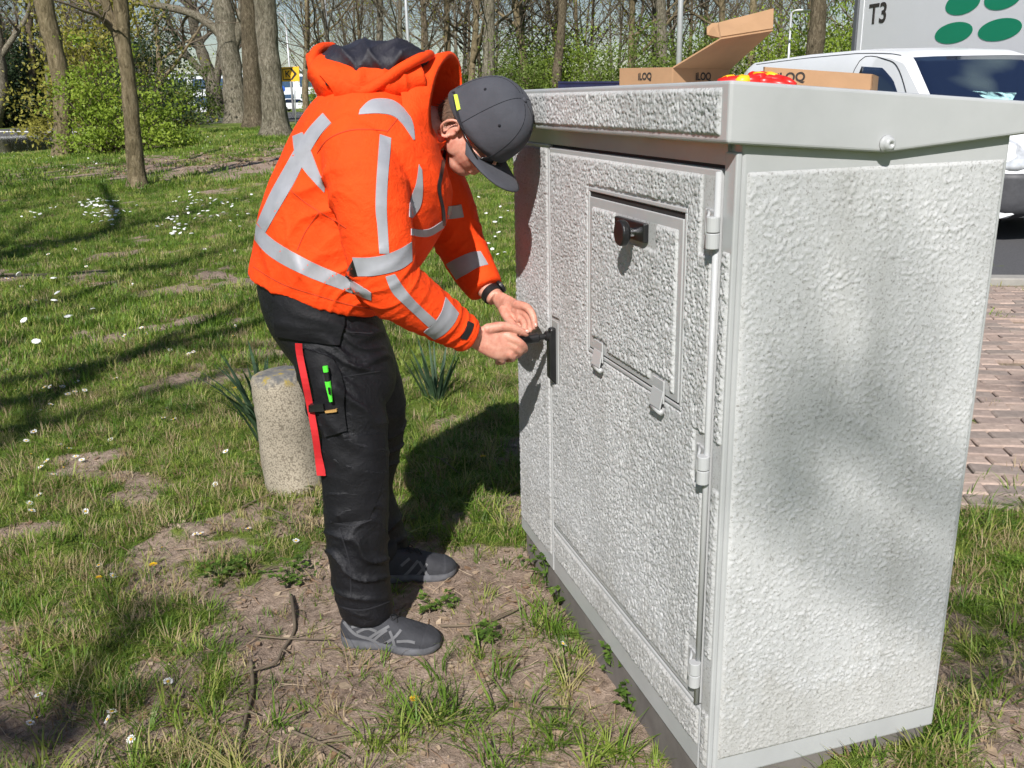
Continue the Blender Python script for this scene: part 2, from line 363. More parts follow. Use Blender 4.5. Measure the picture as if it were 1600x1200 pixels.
# body shell: front frame around the door opening, sides, back
body = MB(); body.cbox(0.0, FW, 0.012, FD, 0.109, 1.445); bodyo = body.build('body', M['paint'], CAB, bevel=0.006, seg=3)
fr = MB(); fr.cbox(0.0, 0.040, 0.0, 0.0118, 0.109, 1.40); fr.cbox(0.040, 0.957, 0.0, 0.0118, 0.109, 0.262); fr.cbox(0.963, FW, 0.0, 0.0118, 0.109, 1.376)
fr.build('front_frame', M['paint'], CAB, bevel=0.003)
# side (right) face of the cabinet
stucco('side_render', CP(0.0, 0.022, 0.160), D2, UZ, NR, FD - 0.030, 1.366 - 0.160, bodyo, seed=41, kind='side')
# left front panel
stucco('render_panel', CP(0.972, 0, 0.155), D1, UZ, NF, FW - 0.972 - 0.008, 1.366 - 0.155, CAB, seed=51)
# narrow strip at the hinge side and strip below the door
stucco('render_strip', CP(0.006, 0, 0.140), D1, UZ, NF, 0.028, 1.228 - 0.140, CAB, masks=[(-1, 1, 0.865 - 0.235, 0.865 - 0.140), (-1, 1, 0.405 - 0.275, 0.40 - 0.14)], seed=61)
stucco('render_kick', CP(0.046, 0, 0.168), D1, UZ, NF, 0.905, 0.085, CAB, seed=71)
# door
door = MB(); door.cbox(0.046, 0.953, -0.002, 0.0116, 0.270, 1.370); DOOR = door.build('door', M['paint'], CAB, bevel=0.004, seg=3)
stucco('render', CP(0.062, -0.002, 0.284), D1, UZ, NF, 0.88, 1.357 - 0.284,
       DOOR, masks=[(0.098, 0.606, 0.600, 1.010), (-1, 0.046, 0.93, 2), (-1, 0.040, 0.478, 0.585), (-1, 0.036, -1, 0.130), (0.815, 0.90, 0.44, 0.632)], seed=81)
bead = MB(); bead.tube([CP(0.047, -0.006, 0.275), CP(0.047, -0.006, 1.366)], 0.0062, 12); bead.build('edge_bead', M['paint'], DOOR, sm=True)
gp = MB(); gp.cbox(0.04, 0.96, 0.0100, 0.0112, 0.2625, 1.40); gp.build('door_gap', M['dark_gap'], CAB)  # dark sheet: shade of the gap round the door, put in as colour
rec = MB(); rec.cbox(0.04, FW, 0.005, 0.0117, 1.3765, 1.42); rec.build('top_rail', M['paint'], CAB)
# hatch in the door
hf = MB()
U0, U1, Z0, Z1 = 0.168, 0.656, 0.895, 1.281
for (a, b_, c, d) in ((U0 - 0.008, U1 + 0.008, Z1, Z1 + 0.009), (U0 - 0.008, U1 + 0.008, Z0 - 0.009, Z0), (U0 - 0.008, U0, Z0, Z1), (U1, U1 + 0.008, Z0, Z1)): hf.cbox(a, b_, -0.0065, -0.0015, c, d)
hf.build('hatch_frame', M['paint'], DOOR, bevel=0.002)
hg = MB(); hg.cbox(U0, U1, -0.0026, -0.0019, Z0, Z1); hg.build('hatch_gap', M['dark_gap'], DOOR)  # dark sheet paints the shade in the gap round the hatch
h = MB(); h.cbox(U0 + 0.004, U1 - 0.004, -0.0070, -0.0025, Z0 + 0.004, Z1 - 0.012); HT = h.build('hatch', M['paint'], DOOR, bevel=0.003, seg=3)
stucco('hatch_render', CP(U0 + 0.022, -0.0070, Z0 + 0.018), D1, UZ, NF, U1 - U0 - 0.044, Z1 - Z0 - 0.052,
       DOOR, masks=[(0.283 - U0 - 0.022, 0.495 - U0 - 0.022, 1.192 - Z0 - 0.018, 2), (0.535 - U0 - 0.022, 0.630 - U0 - 0.022, -1, 0.932 - Z0 - 0.018), (0.205 - U0 - 0.022, 0.300 - U0 - 0.022, -1, 0.935 - Z0 - 0.018)], seed=91)
# hatch straps (fold over the lower edge) with pins
for uc in (0.583, 0.253):
    s = MB(); s.cbox(uc - 0.026, uc + 0.026, -0.0125, -0.0085, 0.880, 0.930)
    s.add(*[[CP(uc + a, d, z) for a, d, z in ((-0.026, -0.013, 0.908), (0.026, -0.013, 0.908), (0.026, -0.0205, 0.868), (-0.026, -0.0205, 0.868), (-0.026, -0.010, 0.908), (0.026, -0.010, 0.908), (0.026, -0.0175, 0.868), (-0.026, -0.0175, 0.868))], [(0, 1, 2, 3), (7, 6, 5, 4), (0, 4, 5, 1), (1, 5, 6, 2), (2, 6, 7, 3), (3, 7, 4, 0)]])
    hs = s.build('hatch_strap', M['paint'], DOOR, bevel=0.0015)
    pn = MB(); pn.tube([CP(uc - 0.027, -0.0150, 0.862), CP(uc + 0.024, -0.0150, 0.862)], 0.0062, 14); pn.build('strap_pin', M['paint'], DOOR, sm=True)
# hinges
for zc in (1.262, 0.808, 0.352):
    hmb = MB(); hmb.cbox(0.054, 0.092, -0.0065, -0.0015, zc - 0.036, zc + 0.036); hg_ = hmb.build('hinge', M['paint'], CAB, bevel=0.002)
    kn = MB(); kn.tube([CP(0.043, -0.016, zc - 0.030), CP(0.043, -0.016, zc - 0.002)], 0.0125, 18); kn.tube([CP(0.043, -0.016, zc - 0.0005), CP(0.043, -0.016, zc + 0.027)], 0.0125, 18)
    kn.build('knuckle', M['paint'], hg_, bevel=0.0015)
    lf = MB(); lf.tube([CP(0.078, -0.007, zc + 0.034), CP(0.062, -0.014, zc + 0.030), CP(0.05, -0.024, zc + 0.018), CP(0.047, -0.0275, zc - 0.005)], 0.003, 8); lf.build('hinge_lip', M['paint'], hg_, sm=True)
# lock on the hatch: base block, shaft, round knob
lk = MB(); lk.cbox(0.322, 0.474, -0.020, -0.0071, 1.203, 1.243); LK = lk.build('lock', M['black'], DOOR, bevel=0.003)
q = MB(); q.lathe(CP(0.366, -0.020, 1.221), NF, [(0.009, 0), (0.009, 0.016), (0.011, 0.017), (0.011, 0.022)], 24); q.build('lock_shaft', M['chrome'], DOOR, sm=False)
q = MB(); q.lathe(CP(0.366, -0.036, 1.221), NF, [(0.010, 0.0), (0.024, 0.003), (0.0275, 0.008), (0.0275, 0.018), (0.025, 0.021), (0.006, 0.0215)], 32); q.build('lock_knob', M['black'], DOOR, sm=False, bevel=0.001)
# swing handle: back plate, grip bar and the lever turned out to the worker's hand
q = MB(); q.cbox(0.893, 0.945, -0.004, -0.0015, 0.728, 0.905); q.build('handle_plate', M['paint'], DOOR, bevel=0.002)
q = MB(); pts = [(0.0, 0.722), (-0.016, 0.745), (-0.016, 0.86), (-0.012, 0.885), (0.0, 0.888)]
q.prism([CP(0.906, -0.004 + d * 1.3, z) for d, z in pts], D1 * 0.026); q.build('handle_bar', M['black'], DOOR, bevel=0.004)
# lid
e, r_, ff = 0.03, 0.020, 0.605
side = [(-e, 1.517), (ff, 1.468), (ff, 1.4125), (0.288, 1.3895), (-e, 1.416)]
lid = MB(); lid.prism([CP(-r_, d, z) for d, z in side], D1 * (FW + 2 * r_)); LID = lid.build('lid', M['paint'], CAB, bevel=0.006, seg=3)
stucco('lid_render', CP(0.020 - r_ + 0.005, -e, 1.428), D1, UZ, NF, 1.12, 0.078, LID, seed=101)
q = MB(); bc = CP(-r_, 0.283, 1.405); q.lathe(bc, NR, [(0.0150, 0.0), (0.0150, 0.004), (0.0125, 0.0045), (0.0120, 0.010), (0.0085, 0.0145), (0.0045, 0.0155), (0.004, 0.0115)], 24); q.build('bolt', M['paint'], LID, sm=True)

# ---------------------------------------------------------------- things lying on the cabinet
def text_mesh(name, body, size, O, ex, ey, mat, parent=None, extrude=0.0, offset=0.0, shear=0.0, xs=1.0):
    cu = bpy.data.curves.new(name, 'FONT'); cu.body = body; cu.size = size; cu.extrude = extrude; cu.offset = offset; cu.shear = shear; cu.align_x = 'CENTER'; cu.align_y = 'CENTER'
    o = bpy.data.objects.new(name + '_tmp', cu); COL.objects.link(o); dg = bpy.context.evaluated_depsgraph_get(); me = bpy.data.meshes.new_from_object(o.evaluated_get(dg)); bpy.data.objects.remove(o)
    ex, ey = nrm(ex), nrm(ey); n = np.cross(ex, ey)
    co = np.zeros(len(me.vertices) * 3); me.vertices.foreach_get('co', co); co = co.reshape(-1, 3)
    me.vertices.foreach_set('co', (np.asarray(O) + co[:, :1] * ex * xs + co[:, 1:2] * ey + co[:, 2:] * n).reshape(-1)); me.update()
    me.materials.clear()
    return mesh_obj(name, me, mat, parent)
def lidz(p):                                           # height of the lid's top under a point
    d = (np.asarray(p) - CORNER) @ D2; return 1.517 - (d + 0.03) / 0.635 * 0.049
def on_lid(p, dz=0.001): q = np.array(p, float); q[2] = lidz(q) + dz; return q
def wall(mb, a, b, z0a, z0b, z1a, z1b, t=0.003, inward=None):
    a, b = np.array(a, float), np.array(b, float)
    P = [np.array([a[0], a[1], z0a]), np.array([b[0], b[1], z0b]), np.array([b[0], b[1], z1b]), np.array([a[0], a[1], z1a])]
    n = nrm(np.array([-(b - a)[1], (b - a)[0], 0])); n = n if inward is None or n @ inward > 0 else -n
    mb.prism(P, n * t)
BA, BB, BC = W(1051, 120, 2.05), W(968, 120, 2.21), W(1140, 120, 2.17); BD = BB + BC - BA
BOX = empty('cardboard_box', on_lid((BA + BD) / 2), 'small open cardboard box with raised flap, left on the cabinet lid', 'box')
ctr = (BA + BD) / 2
TZA = W(1051, 105, 2.05)[2]; TZB = W(968, 106.5, 2.21)[2]; TZC = W(1140, 107, 2.17)[2]; TZD = (TZB + TZC) / 2
for a, b_, za, zb in ((BA, BB, TZA, TZB), (BA, BC, TZA, TZC), (BB, BD, TZB, TZD), (BC, BD, TZC, TZD)):
    m_ = MB(); wall(m_, a, b_, lidz(a) + 0.001, lidz(b_) + 0.001, za, zb, 0.003, ctr - (a + b_) / 2); m_.build('box_side', M['card'], BOX)
m_ = MB(); m_.prism([on_lid(p, 0.0012) for p in (BA + (ctr - BA) * 0.03, BB + (ctr - BB) * 0.03, BD + (ctr - BD) * 0.03, BC + (ctr - BC) * 0.03)], UZ * 0.002); m_.build('box_floor', M['card'], BOX)
A1, C1 = np.array([*BA[:2], TZA + 0.001]), np.array([*BC[:2], TZC + 0.001]); A2, C2 = W(1126, 59, 1.98), W(1207, 46, 2.06)
A3, C3 = W(1122, 37, 2.03), W(1208, 15, 2.11)
nl = nrm(np.cross(C1 - A1, A2 - A1)); m_ = MB(); m_.prism([A1, C1, C2, A2], nl * 0.003); m_.build('box_flap', M['card'], BOX)
nl2 = nrm(np.cross(C2 - A2, A3 - A2)); m_ = MB(); m_.prism([A2, C2, C3, A3], nl2 * 0.003); m_.build('tuck_flap', M['card'], BOX)
m_ = MB(); m_.prism([A2, A2 + (A3 - A2) * 0.98, W(1112, 38, 2.04), W(1104, 44, 2.04), W(1104, 54, 2.03), W(1112, 60, 2.02)], nrm(np.cross(A3 - A2, A2 - C2)) * 0.003); m_.build('flap_ear', M['card'], BOX)
def flat_n(a, b): d = nrm(b - a); n = np.array([-d[1], d[0], 0]); return n if n @ (CAM - a) > 0 else -n
for a, b_, t, s in ((BB, BA, 0.50, 0.020), (BA, BC, 0.52, 0.022)):
    n = flat_n(a, b_); ex = nrm((b_ - a) * [1, 1, 0]); p = a + (b_ - a) * t; za = TZB if a is BB else TZA; zb = TZA if a is BB else TZC
    p = np.array([p[0], p[1], za + (zb - za) * t - 0.0185]) + n * 0.0011
    text_mesh('lettering', 'iLOQ', s, p, ex, UZ, M['print'], BOX, offset=0.0007)
# second, larger box behind the pliers
EA, EB = W(1192, 120, 2.13), W(1364, 120, 2.02); EN = flat_n(EA, EB); EX = nrm((EB - EA) * [1, 1, 0])
BOX2 = empty('cardboard_box', on_lid((EA + EB) / 2 - EN * 0.05), 'long flat cardboard box behind the pliers on the cabinet lid', 'box')
zA, zB = W(1192, 104.5, 2.13)[2], W(1364, 116, 2.02)[2]
EC, ED = EA - EN * 0.085, EB - EN * 0.085
for a, b_, za, zb in ((EA, EB, zA, zB), (EC, ED, zA - 0.004, zB - 0.004), (EA, EC, zA, zA - 0.004), (EB, ED, zB, zB - 0.004)):
    m_ = MB(); wall(m_, a, b_, lidz(a) + 0.001, lidz(b_) + 0.001, za, zb, 0.003, ((EA + ED) / 2 - (a + b_) / 2)); m_.build('box_side', M['card'], BOX2)
m_ = MB(); m_.prism([on_lid(p, 0.0012) for p in (EA - EN * 0.004, EB - EN * 0.004, ED + EN * 0.004, EC + EN * 0.004)], UZ * 0.002); m_.build('box_floor', M['card'], BOX2)
for (px, txt, s, dz) in ((1236, 'iLOQ', 0.026, 0.018), (1336, '', 0.007, 0.036)):
    p = PL(px, 118, EA, EN); t = np.linalg.norm((p - EA)[:2]) / np.linalg.norm((EB - EA)[:2]); p[2] = zA + (zB - zA) * t - dz
    if s > 0.01: text_mesh('lettering', txt, s, p + EN * 0.0012, EX, UZ, M['print'], BOX2, offset=0.0007)
    else: m_ = MB(); m_.box(p + EN * 0.0012, EX * 0.020, EN * 0.0004, UZ * 0.0018); m_.build('print_line', M['print'], BOX2)
# pliers with red and yellow insulated handles
def pliers():
    P0 = on_lid(W(1133, 120, 1.98), 0.014); P1 = on_lid(W(1236, 120, 1.90), 0.012); ax = nrm(P1 - P0); lat = nrm(np.cross(UZ, ax)); L = np.linalg.norm(P1 - P0)
    t = empty('pliers', P0, 'red and yellow insulated pliers lying on the corner of the cabinet', 'pliers')
    for sgn in (-1, 1):
        pts = [P0 + ax * L * f + lat * sgn * w_ + UZ * z for f, w_, z in ((0.0, 0.030, 0.0), (0.12, 0.032, 0.002), (0.30, 0.028, 0.004), (0.45, 0.018, 0.010 if sgn > 0 else 0.006), (0.56, 0.010, 0.010 if sgn > 0 else 0.005))]
        m_ = MB(); m_.tube(pts, [0.009, 0.0125, 0.0115, 0.0115, 0.012], 14); hd = m_.build('handle', M['red_plastic'], t, sm=True)
        for f0, f1 in ((0.06, 0.22), (0.26, 0.44)):
            m_ = MB(); m_.tube([P0 + ax * L * f + lat * sgn * w_ + UZ * z for f, w_, z in ((f0, 0.031, 0.0035), ((f0 + f1) / 2, 0.030, 0.0045), (f1, 0.022, 0.009))], [0.0090, 0.0118, 0.0090], 12); m_.build('grip_inlay', M['yellow_plastic'], hd, sm=True)
    m_ = MB(); m_.lathe(P0 + ax * L * 0.60 - UZ * 0.004, UZ, [(0.017, 0), (0.019, 0.004), (0.019, 0.013), (0.015, 0.017)], 20); m_.build('joint', M['red_plastic'], t, sm=True)
    m_ = MB(); m_.tube([P0 + ax * L * 0.60, P0 + ax * L * 0.80 + UZ * 0.001, P0 + ax * L * 1.0], [0.014, 0.011, 0.005], 10); m_.build('jaw', M['red_plastic'], t, sm=True)
    # second, smaller tool of the pair lying across
    t2 = empty('pliers', P0 + ax * 0.1, 'second red and yellow insulated tool lying across the pliers by the box', 'pliers')
    Q0, Q1 = P0 + ax * L * 0.28 + lat * 0.05 + UZ * 0.016, P0 + ax * L * 1.0 + lat * 0.03 + UZ * 0.002
    for sgn in (-1, 1):
        a2 = nrm(Q1 - Q0); l2 = nrm(np.cross(UZ, a2)); LL = np.linalg.norm(Q1 - Q0)
        m_ = MB(); m_.tube([Q0 + a2 * LL * f + l2 * sgn * w_ for f, w_ in ((0.0, 0.006), (0.1, 0.017), (0.4, 0.020), (0.62, 0.010), (0.72, 0.004))], [0.007, 0.0105, 0.0105, 0.0105, 0.009], 12); hd = m_.build('handle', M['red_plastic'], t2, sm=True)
        m_ = MB(); m_.tube([Q0 + a2 * LL * f + l2 * sgn * w_ + UZ * 0.003 for f, w_ in ((0.16, 0.0185), (0.3, 0.0205), (0.48, 0.0175))], [0.0075, 0.0098, 0.0075], 12); m_.build('grip_inlay', M['yellow_plastic'], hd, sm=True)
    m_ = MB(); m_.tube([Q0 + a2 * LL * 0.7, Q0 + a2 * LL * 0.85, Q1], [0.012, 0.010, 0.004], 10); m_.build('jaw', M['red_plastic'], t2, sm=True)
pliers()
# dark flat case on the far end of the lid
c0, c1 = W(871, 128, 2.50), W(966, 128, 2.30); ax = nrm((c1 - c0) * [1, 1, 0]); ln = np.linalg.norm((c1 - c0)[:2]); bk = nrm(np.cross(UZ, ax))
CS = empty('tablet_case', on_lid((c0 + c1) / 2), 'thin dark navy case lying on the far end of the cabinet lid', 'case')
m_ = MB(); m_.prism([on_lid(c0), on_lid(c1), on_lid(c1 + bk * 0.14), on_lid(c0 + bk * 0.14)], UZ * 0.013); m_.build('case_base', M['navy'], CS, bevel=0.003)
m_ = MB(); m_.prism([on_lid(c0, 0.0145), on_lid(c1, 0.0145), on_lid(c1 + bk * 0.14, 0.0145), on_lid(c0 + bk * 0.14, 0.0145)], UZ * 0.006); m_.build('case_cover', M['navy'], CS, bevel=0.002)
# ---------------------------------------------------------------- the man at the cabinet
CR, CU, CB = RM[:, 0], RM[:, 1], RM[:, 2]              # camera axes, used to read the pose off the photograph
LAT = nrm(np.array([-0.12, 0.99, 0.0]))                # his left
def crom(A, k):                                        # Catmull-Rom resample of station rows
    A = np.asarray(A, float); n = len(A); out = []
    for i in range(n - 1):
        p0, p1, p2, p3 = A[max(i - 1, 0)], A[i], A[i + 1], A[min(i + 2, n - 1)]
        for t in np.linspace(0, 1, k, endpoint=False):
            out.append(0.5 * ((2 * p1) + (-p0 + p2) * t + (2 * p0 - 5 * p1 + 4 * p2 - p3) * t * t + (-p0 + 3 * p1 - 3 * p2 + p3) * t ** 3))
    out.append(A[-1]); return np.array(out)
def loft(mb, st, n=36, k=5, pw=2.0, mi=0):             # stations: (centre, half-axis a, half-axis b)
    S = crom([np.concatenate(s) for s in st], k); R = []
    for s in S:
        c, a, b = s[:3], s[3:6], s[6:9]
        R.append([c + a * math.copysign(abs(math.cos(q)) ** (2 / pw), math.cos(q)) + b * math.copysign(abs(math.sin(q)) ** (2 / pw), math.sin(q)) for q in np.arange(n) * 2 * math.pi / n])
    return mb.rings(R, True, mi)
def limb(mb, st, n=24, k=5):                           # (centre, radius) rows
    S = crom([np.concatenate([s[0], [s[1]]]) for s in st], k); return mb.tube([s[:3] for s in S], [s[3] for s in S], n, ref=LAT)
def ell(mb, c, a, b, d, n=20, m=12):
    c, a, b, d = (np.asarray(q, float) for q in (c, a, b, d)); R = []
    for t in np.linspace(0.03, 0.97, m) * math.pi:
        R.append([c + d * -math.cos(t) + math.sin(t) * (a * math.cos(q) + b * math.sin(q)) for q in np.arange(n) * 2 * math.pi / n])
    return mb.rings(R, True)
def bs(bf, Y, hw, px_back, px_front, lat=None):
    A, B = W(*px_back, Y), W(*px_front, Y); return ((A + B) / 2, (B - A) / 2, (LAT if lat is None else lat) * hw)
def fused(name, mbs, voxel, smooth_it=4, fac=0.5):
    big = MB()
    for m_ in mbs: big.add(m_.v, m_.f)
    me = big.mesh(name); bmm = bmesh.new(); bmm.from_mesh(me); bmesh.ops.recalc_face_normals(bmm, faces=bmm.faces); bmm.to_mesh(me); bmm.free()
    o = bpy.data.objects.new(name, me); COL.objects.link(o)
    r = o.modifiers.new('r', 'REMESH'); r.mode = 'VOXEL'; r.voxel_size = voxel
    if smooth_it: s = o.modifiers.new('s', 'SMOOTH'); s.factor = fac; s.iterations = smooth_it
    dg = bpy.context.evaluated_depsgraph_get(); dg.update(); out = bpy.data.meshes.new_from_object(o.evaluated_get(dg)); bpy.data.objects.remove(o); out.name = name
    out.polygons.foreach_set('use_smooth', [True] * len(out.polygons)); return out
def verts(me): a = np.zeros(len(me.vertices) * 3); me.vertices.foreach_get('co', a); return a.reshape(-1, 3)
def normals(me): a = np.zeros(len(me.vertices) * 3); me.vertices.foreach_get('normal', a); return a.reshape(-1, 3)
def displace(me, d):
    V = verts(me) + normals(me) * np.asarray(d)[:, None]; me.vertices.foreach_set('co', V.reshape(-1)); me.update()
def bvh(me): return BVHTree.FromPolygons([v.co for v in me.vertices], [tuple(p.vertices) for p in me.polygons])
def resample(pts, n):
    pts = np.asarray(pts, float); d = np.r_[0, np.cumsum(np.linalg.norm(np.diff(pts, axis=0), axis=1))]; t = np.linspace(0, d[-1], n)
    return np.stack([np.interp(t, d, pts[:, i]) for i in range(2)], -1)
def patch(name, bv, eA, eB, n, m, mat, parent, off=0.002, th=0.002, sm=True, bulge=0.0, avgn=0.35):
    """a cloth piece lying on a surface: outline given by two edges, thickness th"""
    A, B = (resample(crom(q, 6) if len(q) > 2 else q, n) for q in (eA, eB)); P = np.zeros((n, m, 3)); N = np.zeros((n, m, 3)); ok = np.zeros((n, m), bool)
    for i in range(n):
        for j in range(m):
            q = A[i] + (B[i] - A[i]) * j / (m - 1); v = pray(*q); hit = bv.ray_cast(Vector(CAM), Vector(v))
            if hit[0] is not None: P[i, j] = hit[0]; N[i, j] = np.array(hit[1]) * (-1 if np.dot(hit[1], v) > 0 else 1); ok[i, j] = True
    if not ok.any(): return None
    mean_d = np.median(np.linalg.norm(P[ok] - CAM, axis=1))
    for i in range(n):
        for j in range(m):
            if not ok[i, j]:
                q = A[i] + (B[i] - A[i]) * j / (m - 1); c = bv.find_nearest(Vector(CAM + pray(*q) * mean_d)); P[i, j] = c[0]; N[i, j] = c[1]
    Ns = N.copy()
    for _ in range(3):
        Q = np.pad(Ns, ((1, 1), (1, 1), (0, 0)), 'edge'); Ns = (Q[:-2, 1:-1] + Q[2:, 1:-1] + Q[1:-1, :-2] + Q[1:-1, 2:] + Q[1:-1, 1:-1]) / 5
    Ns /= np.linalg.norm(Ns, axis=-1, keepdims=True) + 1e-9
    s = np.sin(np.linspace(0, np.pi, n))[:, None, None] * np.sin(np.linspace(0, np.pi, m))[None, :, None]
    T = P + Ns * (off + th + bulge * s); Bm = P + Ns * (off * 0.2 - 0.002)
    mb = MB(); mb.grid(T)
    V = list(T.reshape(-1, 3)); F = []
    loop = [i * m for i in range(n)] + [(n - 1) * m + j for j in range(1, m)] + [i * m + m - 1 for i in range(n - 2, -1, -1)] + [j for j in range(m - 2, 0, -1)]
    bv_ = [Bm.reshape(-1, 3)[k] for k in loop]; base = mb.n
    for p in bv_: mb.v.append(tuple(p)); mb.n += 1
    L = len(loop)
    for k in range(L): mb.f.append((loop[k], loop[(k + 1) % L], base + (k + 1) % L, base + k)); mb.m.append(0)
    me = mb.mesh(name, sm); bmm = bmesh.new(); bmm.from_mesh(me); bmesh.ops.recalc_face_normals(bmm, faces=bmm.faces); bmm.to_mesh(me); bmm.free()
    o = mesh_obj(name, me, mat, parent)
    if sm: es = o.modifiers.new('e', 'EDGE_SPLIT'); es.split_angle = 0.9
    return o
def line_patch(name, bv, pts, wpx, mat, parent, n=None, off=0.0008, th=0.0008):
    p = np.asarray(pts, float); n = n or max(6, int(np.sum(np.linalg.norm(np.diff(p, axis=0), axis=1)) / 5)); q = resample(crom(p, 6) if len(p) > 2 else p, n); t = np.gradient(q, axis=0); t /= np.linalg.norm(t, axis=1, keepdims=True) + 1e-9
    nn = np.stack([-t[:, 1], t[:, 0]], -1) * wpx / 2; return patch(name, bv, q + nn, q - nn, n, 2, mat, parent, off, th)

def fabric(name, c, rough, var, wscale, wb, sheen=0.0, weave=900, spec=0.3):
    k = NT(name); co = k.coord(); f = k.noise(14, 5, 0.6, co); g = k.noise(wscale, 4, 0.6, co, 0.4); w_ = k.noise(weave, 2, 0.5, co)
    k.col(k.ramp(f, [(0.3, tuple(q * (1 - var) for q in c)), (0.7, tuple(min(1, q * (1 + var)) for q in c))])); k.set(Roughness=rough); k.b.inputs['Specular IOR Level'].default_value = spec
    k.b.inputs['Sheen Weight'].default_value = sheen
    k.bump(k.math('ADD', k.math('MULTIPLY', g, 1.0), k.math('MULTIPLY', w_, 0.12)), wb, 0.012); return k.mat
M['orange'] = fabric('hivis_orange', (0.95, 0.064, 0.003), 0.8, 0.08, 22, 0.75)
M['reflect'] = simple('reflective_tape', (0.31, 0.315, 0.345), 0.42, 0.08, 30, 0.12, 500, 0.001, spec=0.6)
M['lining'] = fabric('dark_lining', (0.022, 0.021, 0.030), 0.5, 0.3, 22, 0.7, spec=0.45)
M['trouser'] = fabric('black_work_trousers', (0.0055, 0.0055, 0.0082), 0.55, 0.25, 24, 0.6, spec=0.4)
M['pocket'] = fabric('black_cordura', (0.0060, 0.0060, 0.0080), 0.65, 0.25, 40, 0.30)
M['seam'] = simple('dark_seam', (0.50, 0.042, 0.004), 0.8, 0.1)
M['seam_black'] = simple('black_thread', (0.014, 0.014, 0.018), 0.8, 0.1)
M['cap'] = fabric('cap_cloth', (0.058, 0.060, 0.072), 0.85, 0.14, 30, 0.22, sheen=0.05)
M['cap_dark'] = fabric('cap_stitch', (0.016, 0.017, 0.022), 0.85, 0.1, 30, 0.1)
M['lime'] = simple('lime_label', (0.62, 0.78, 0.08), 0.6, 0.08)
def skin_mat():
    k = NT('skin'); co = k.coord(); a = k.noise(45, 5, 0.65, co); b = k.noise(330, 4, 0.65, co)
    k.col(k.ramp(a, [(0.3, (0.46, 0.175, 0.125)), (0.52, (0.56, 0.265, 0.19)), (0.72, (0.63, 0.345, 0.26))])); k.set(Roughness=0.48); k.b.inputs['Subsurface Weight'].default_value = 0.12
    k.b.inputs['Subsurface Radius'].default_value = (0.012, 0.005, 0.003); k.b.inputs['Subsurface Scale'].default_value = 0.6; k.bump(b, 0.4, 0.002); return k.mat
M['skin'] = skin_mat(); M['nail'] = simple('fingernail', (0.56, 0.31, 0.25), 0.3, 0.05)
M['hair'] = fabric('short_brown_hair', (0.13, 0.075, 0.048), 0.6, 0.35, 90, 0.5)
M['shoe'] = fabric('grey_mesh_shoe', (0.040, 0.041, 0.047), 0.8, 0.25, 60, 0.35); M['shoe_trim'] = simple('shoe_overlay', (0.125, 0.126, 0.134), 0.75, 0.15, 30)
M['sole'] = simple('shoe_sole', (0.105, 0.107, 0.118), 0.8, 0.3, 30, 0.2, 150, 0.002); M['lace'] = simple('shoe_lace', (0.016, 0.016, 0.018), 0.8, 0.2)
M['red_strap'] = simple('red_webbing', (0.50, 0.010, 0.014), 0.8, 0.1, 30, 0.3, 500, 0.001); M['green_pen'] = simple('neon_green', (0.10, 0.80, 0.05), 0.4, 0.05)
M['tan'] = simple('tan_tab', (0.42, 0.24, 0.07), 0.7, 0.1); M['glasses'] = simple('dark_glasses', (0.01, 0.008, 0.008), 0.25, 0.1)

# --- body (head, neck, trunk, arms and hands in one surface)
YC = 2.52
HC = W(759, 190, YC)
HU = nrm(CR * 1.0 + CU * 0.40 + CB * 0.68); HF = -CU * 1.0 + CR * 0.40 + CB * 0.02; HF = nrm(HF - HU * (HF @ HU)); HR = np.cross(HF, HU)
def HP(f, r, u): return HC + HF * f + HR * r + HU * u
core = MB(); core_parts = [core]
ell(core, HP(-0.002, 0, 0.012), HF * 0.098, HR * 0.077, HU * 0.103)
ell(core, HP(0.038, 0, -0.060), HF * 0.068, HR * 0.062, HU * 0.078)                    # face
ell(core, HP(0.058, 0, -0.112), HF * 0.042, HR * 0.045, HU * 0.032)                    # chin and jaw
for s_ in (-1, 1):
    ell(core, HP(0.010, 0.050 * s_, -0.082), HF * 0.048, HR * 0.020, HU * 0.036)       # jaw corner
    ell(core, HP(0.072, 0.038 * s_, -0.045), HF * 0.026, HR * 0.024, HU * 0.022)       # cheek
    ell(core, HP(0.094, 0.030 * s_, -0.010), HF * 0.010, HR * 0.022, HU * 0.008)       # brow
nose = MB(); nose.tube([HP(0.094, 0, -0.012), HP(0.108, 0, -0.030), HP(0.122, 0, -0.052), HP(0.104, 0, -0.062)], [0.009, 0.011, 0.015, 0.010], 10, ref=HR); core_parts.append(nose)
lip = MB(); ell(lip, HP(0.099, 0, -0.082), HF * 0.009, HR * 0.024, HU * 0.006); ell(lip, HP(0.098, 0, -0.092), HF * 0.010, HR * 0.021, HU * 0.006); core_parts.append(lip)
ears = MB()
for s_ in (-1, 1):
    er = [HP(-0.004 + 0.019 * math.cos(q) * (1.0 if math.cos(q) < 0 else 0.75), (0.083 + 0.013 * max(0, -math.cos(q))) * s_, -0.060 + 0.031 * math.sin(q)) for q in np.linspace(0.4, 2 * math.pi - 0.5, 14)]
    ears.tube(er, [0.0048] * 13 + [0.006], 8); ell(ears, HP(0.0, 0.074 * s_, -0.061), HF * 0.013, HR * 0.006, HU * 0.024); ell(ears, HP(0.010, 0.078 * s_, -0.063), HF * 0.004, HR * 0.005, HU * 0.008)
core_parts.append(ears)
neck = MB(); limb(neck, [(HP(-0.015, 0, -0.05), 0.054), (W(692, 200, YC + 0.035), 0.056), (W(640, 208, YC + 0.01), 0.075), (W(590, 230, YC), 0.10)]); core_parts.append(neck)
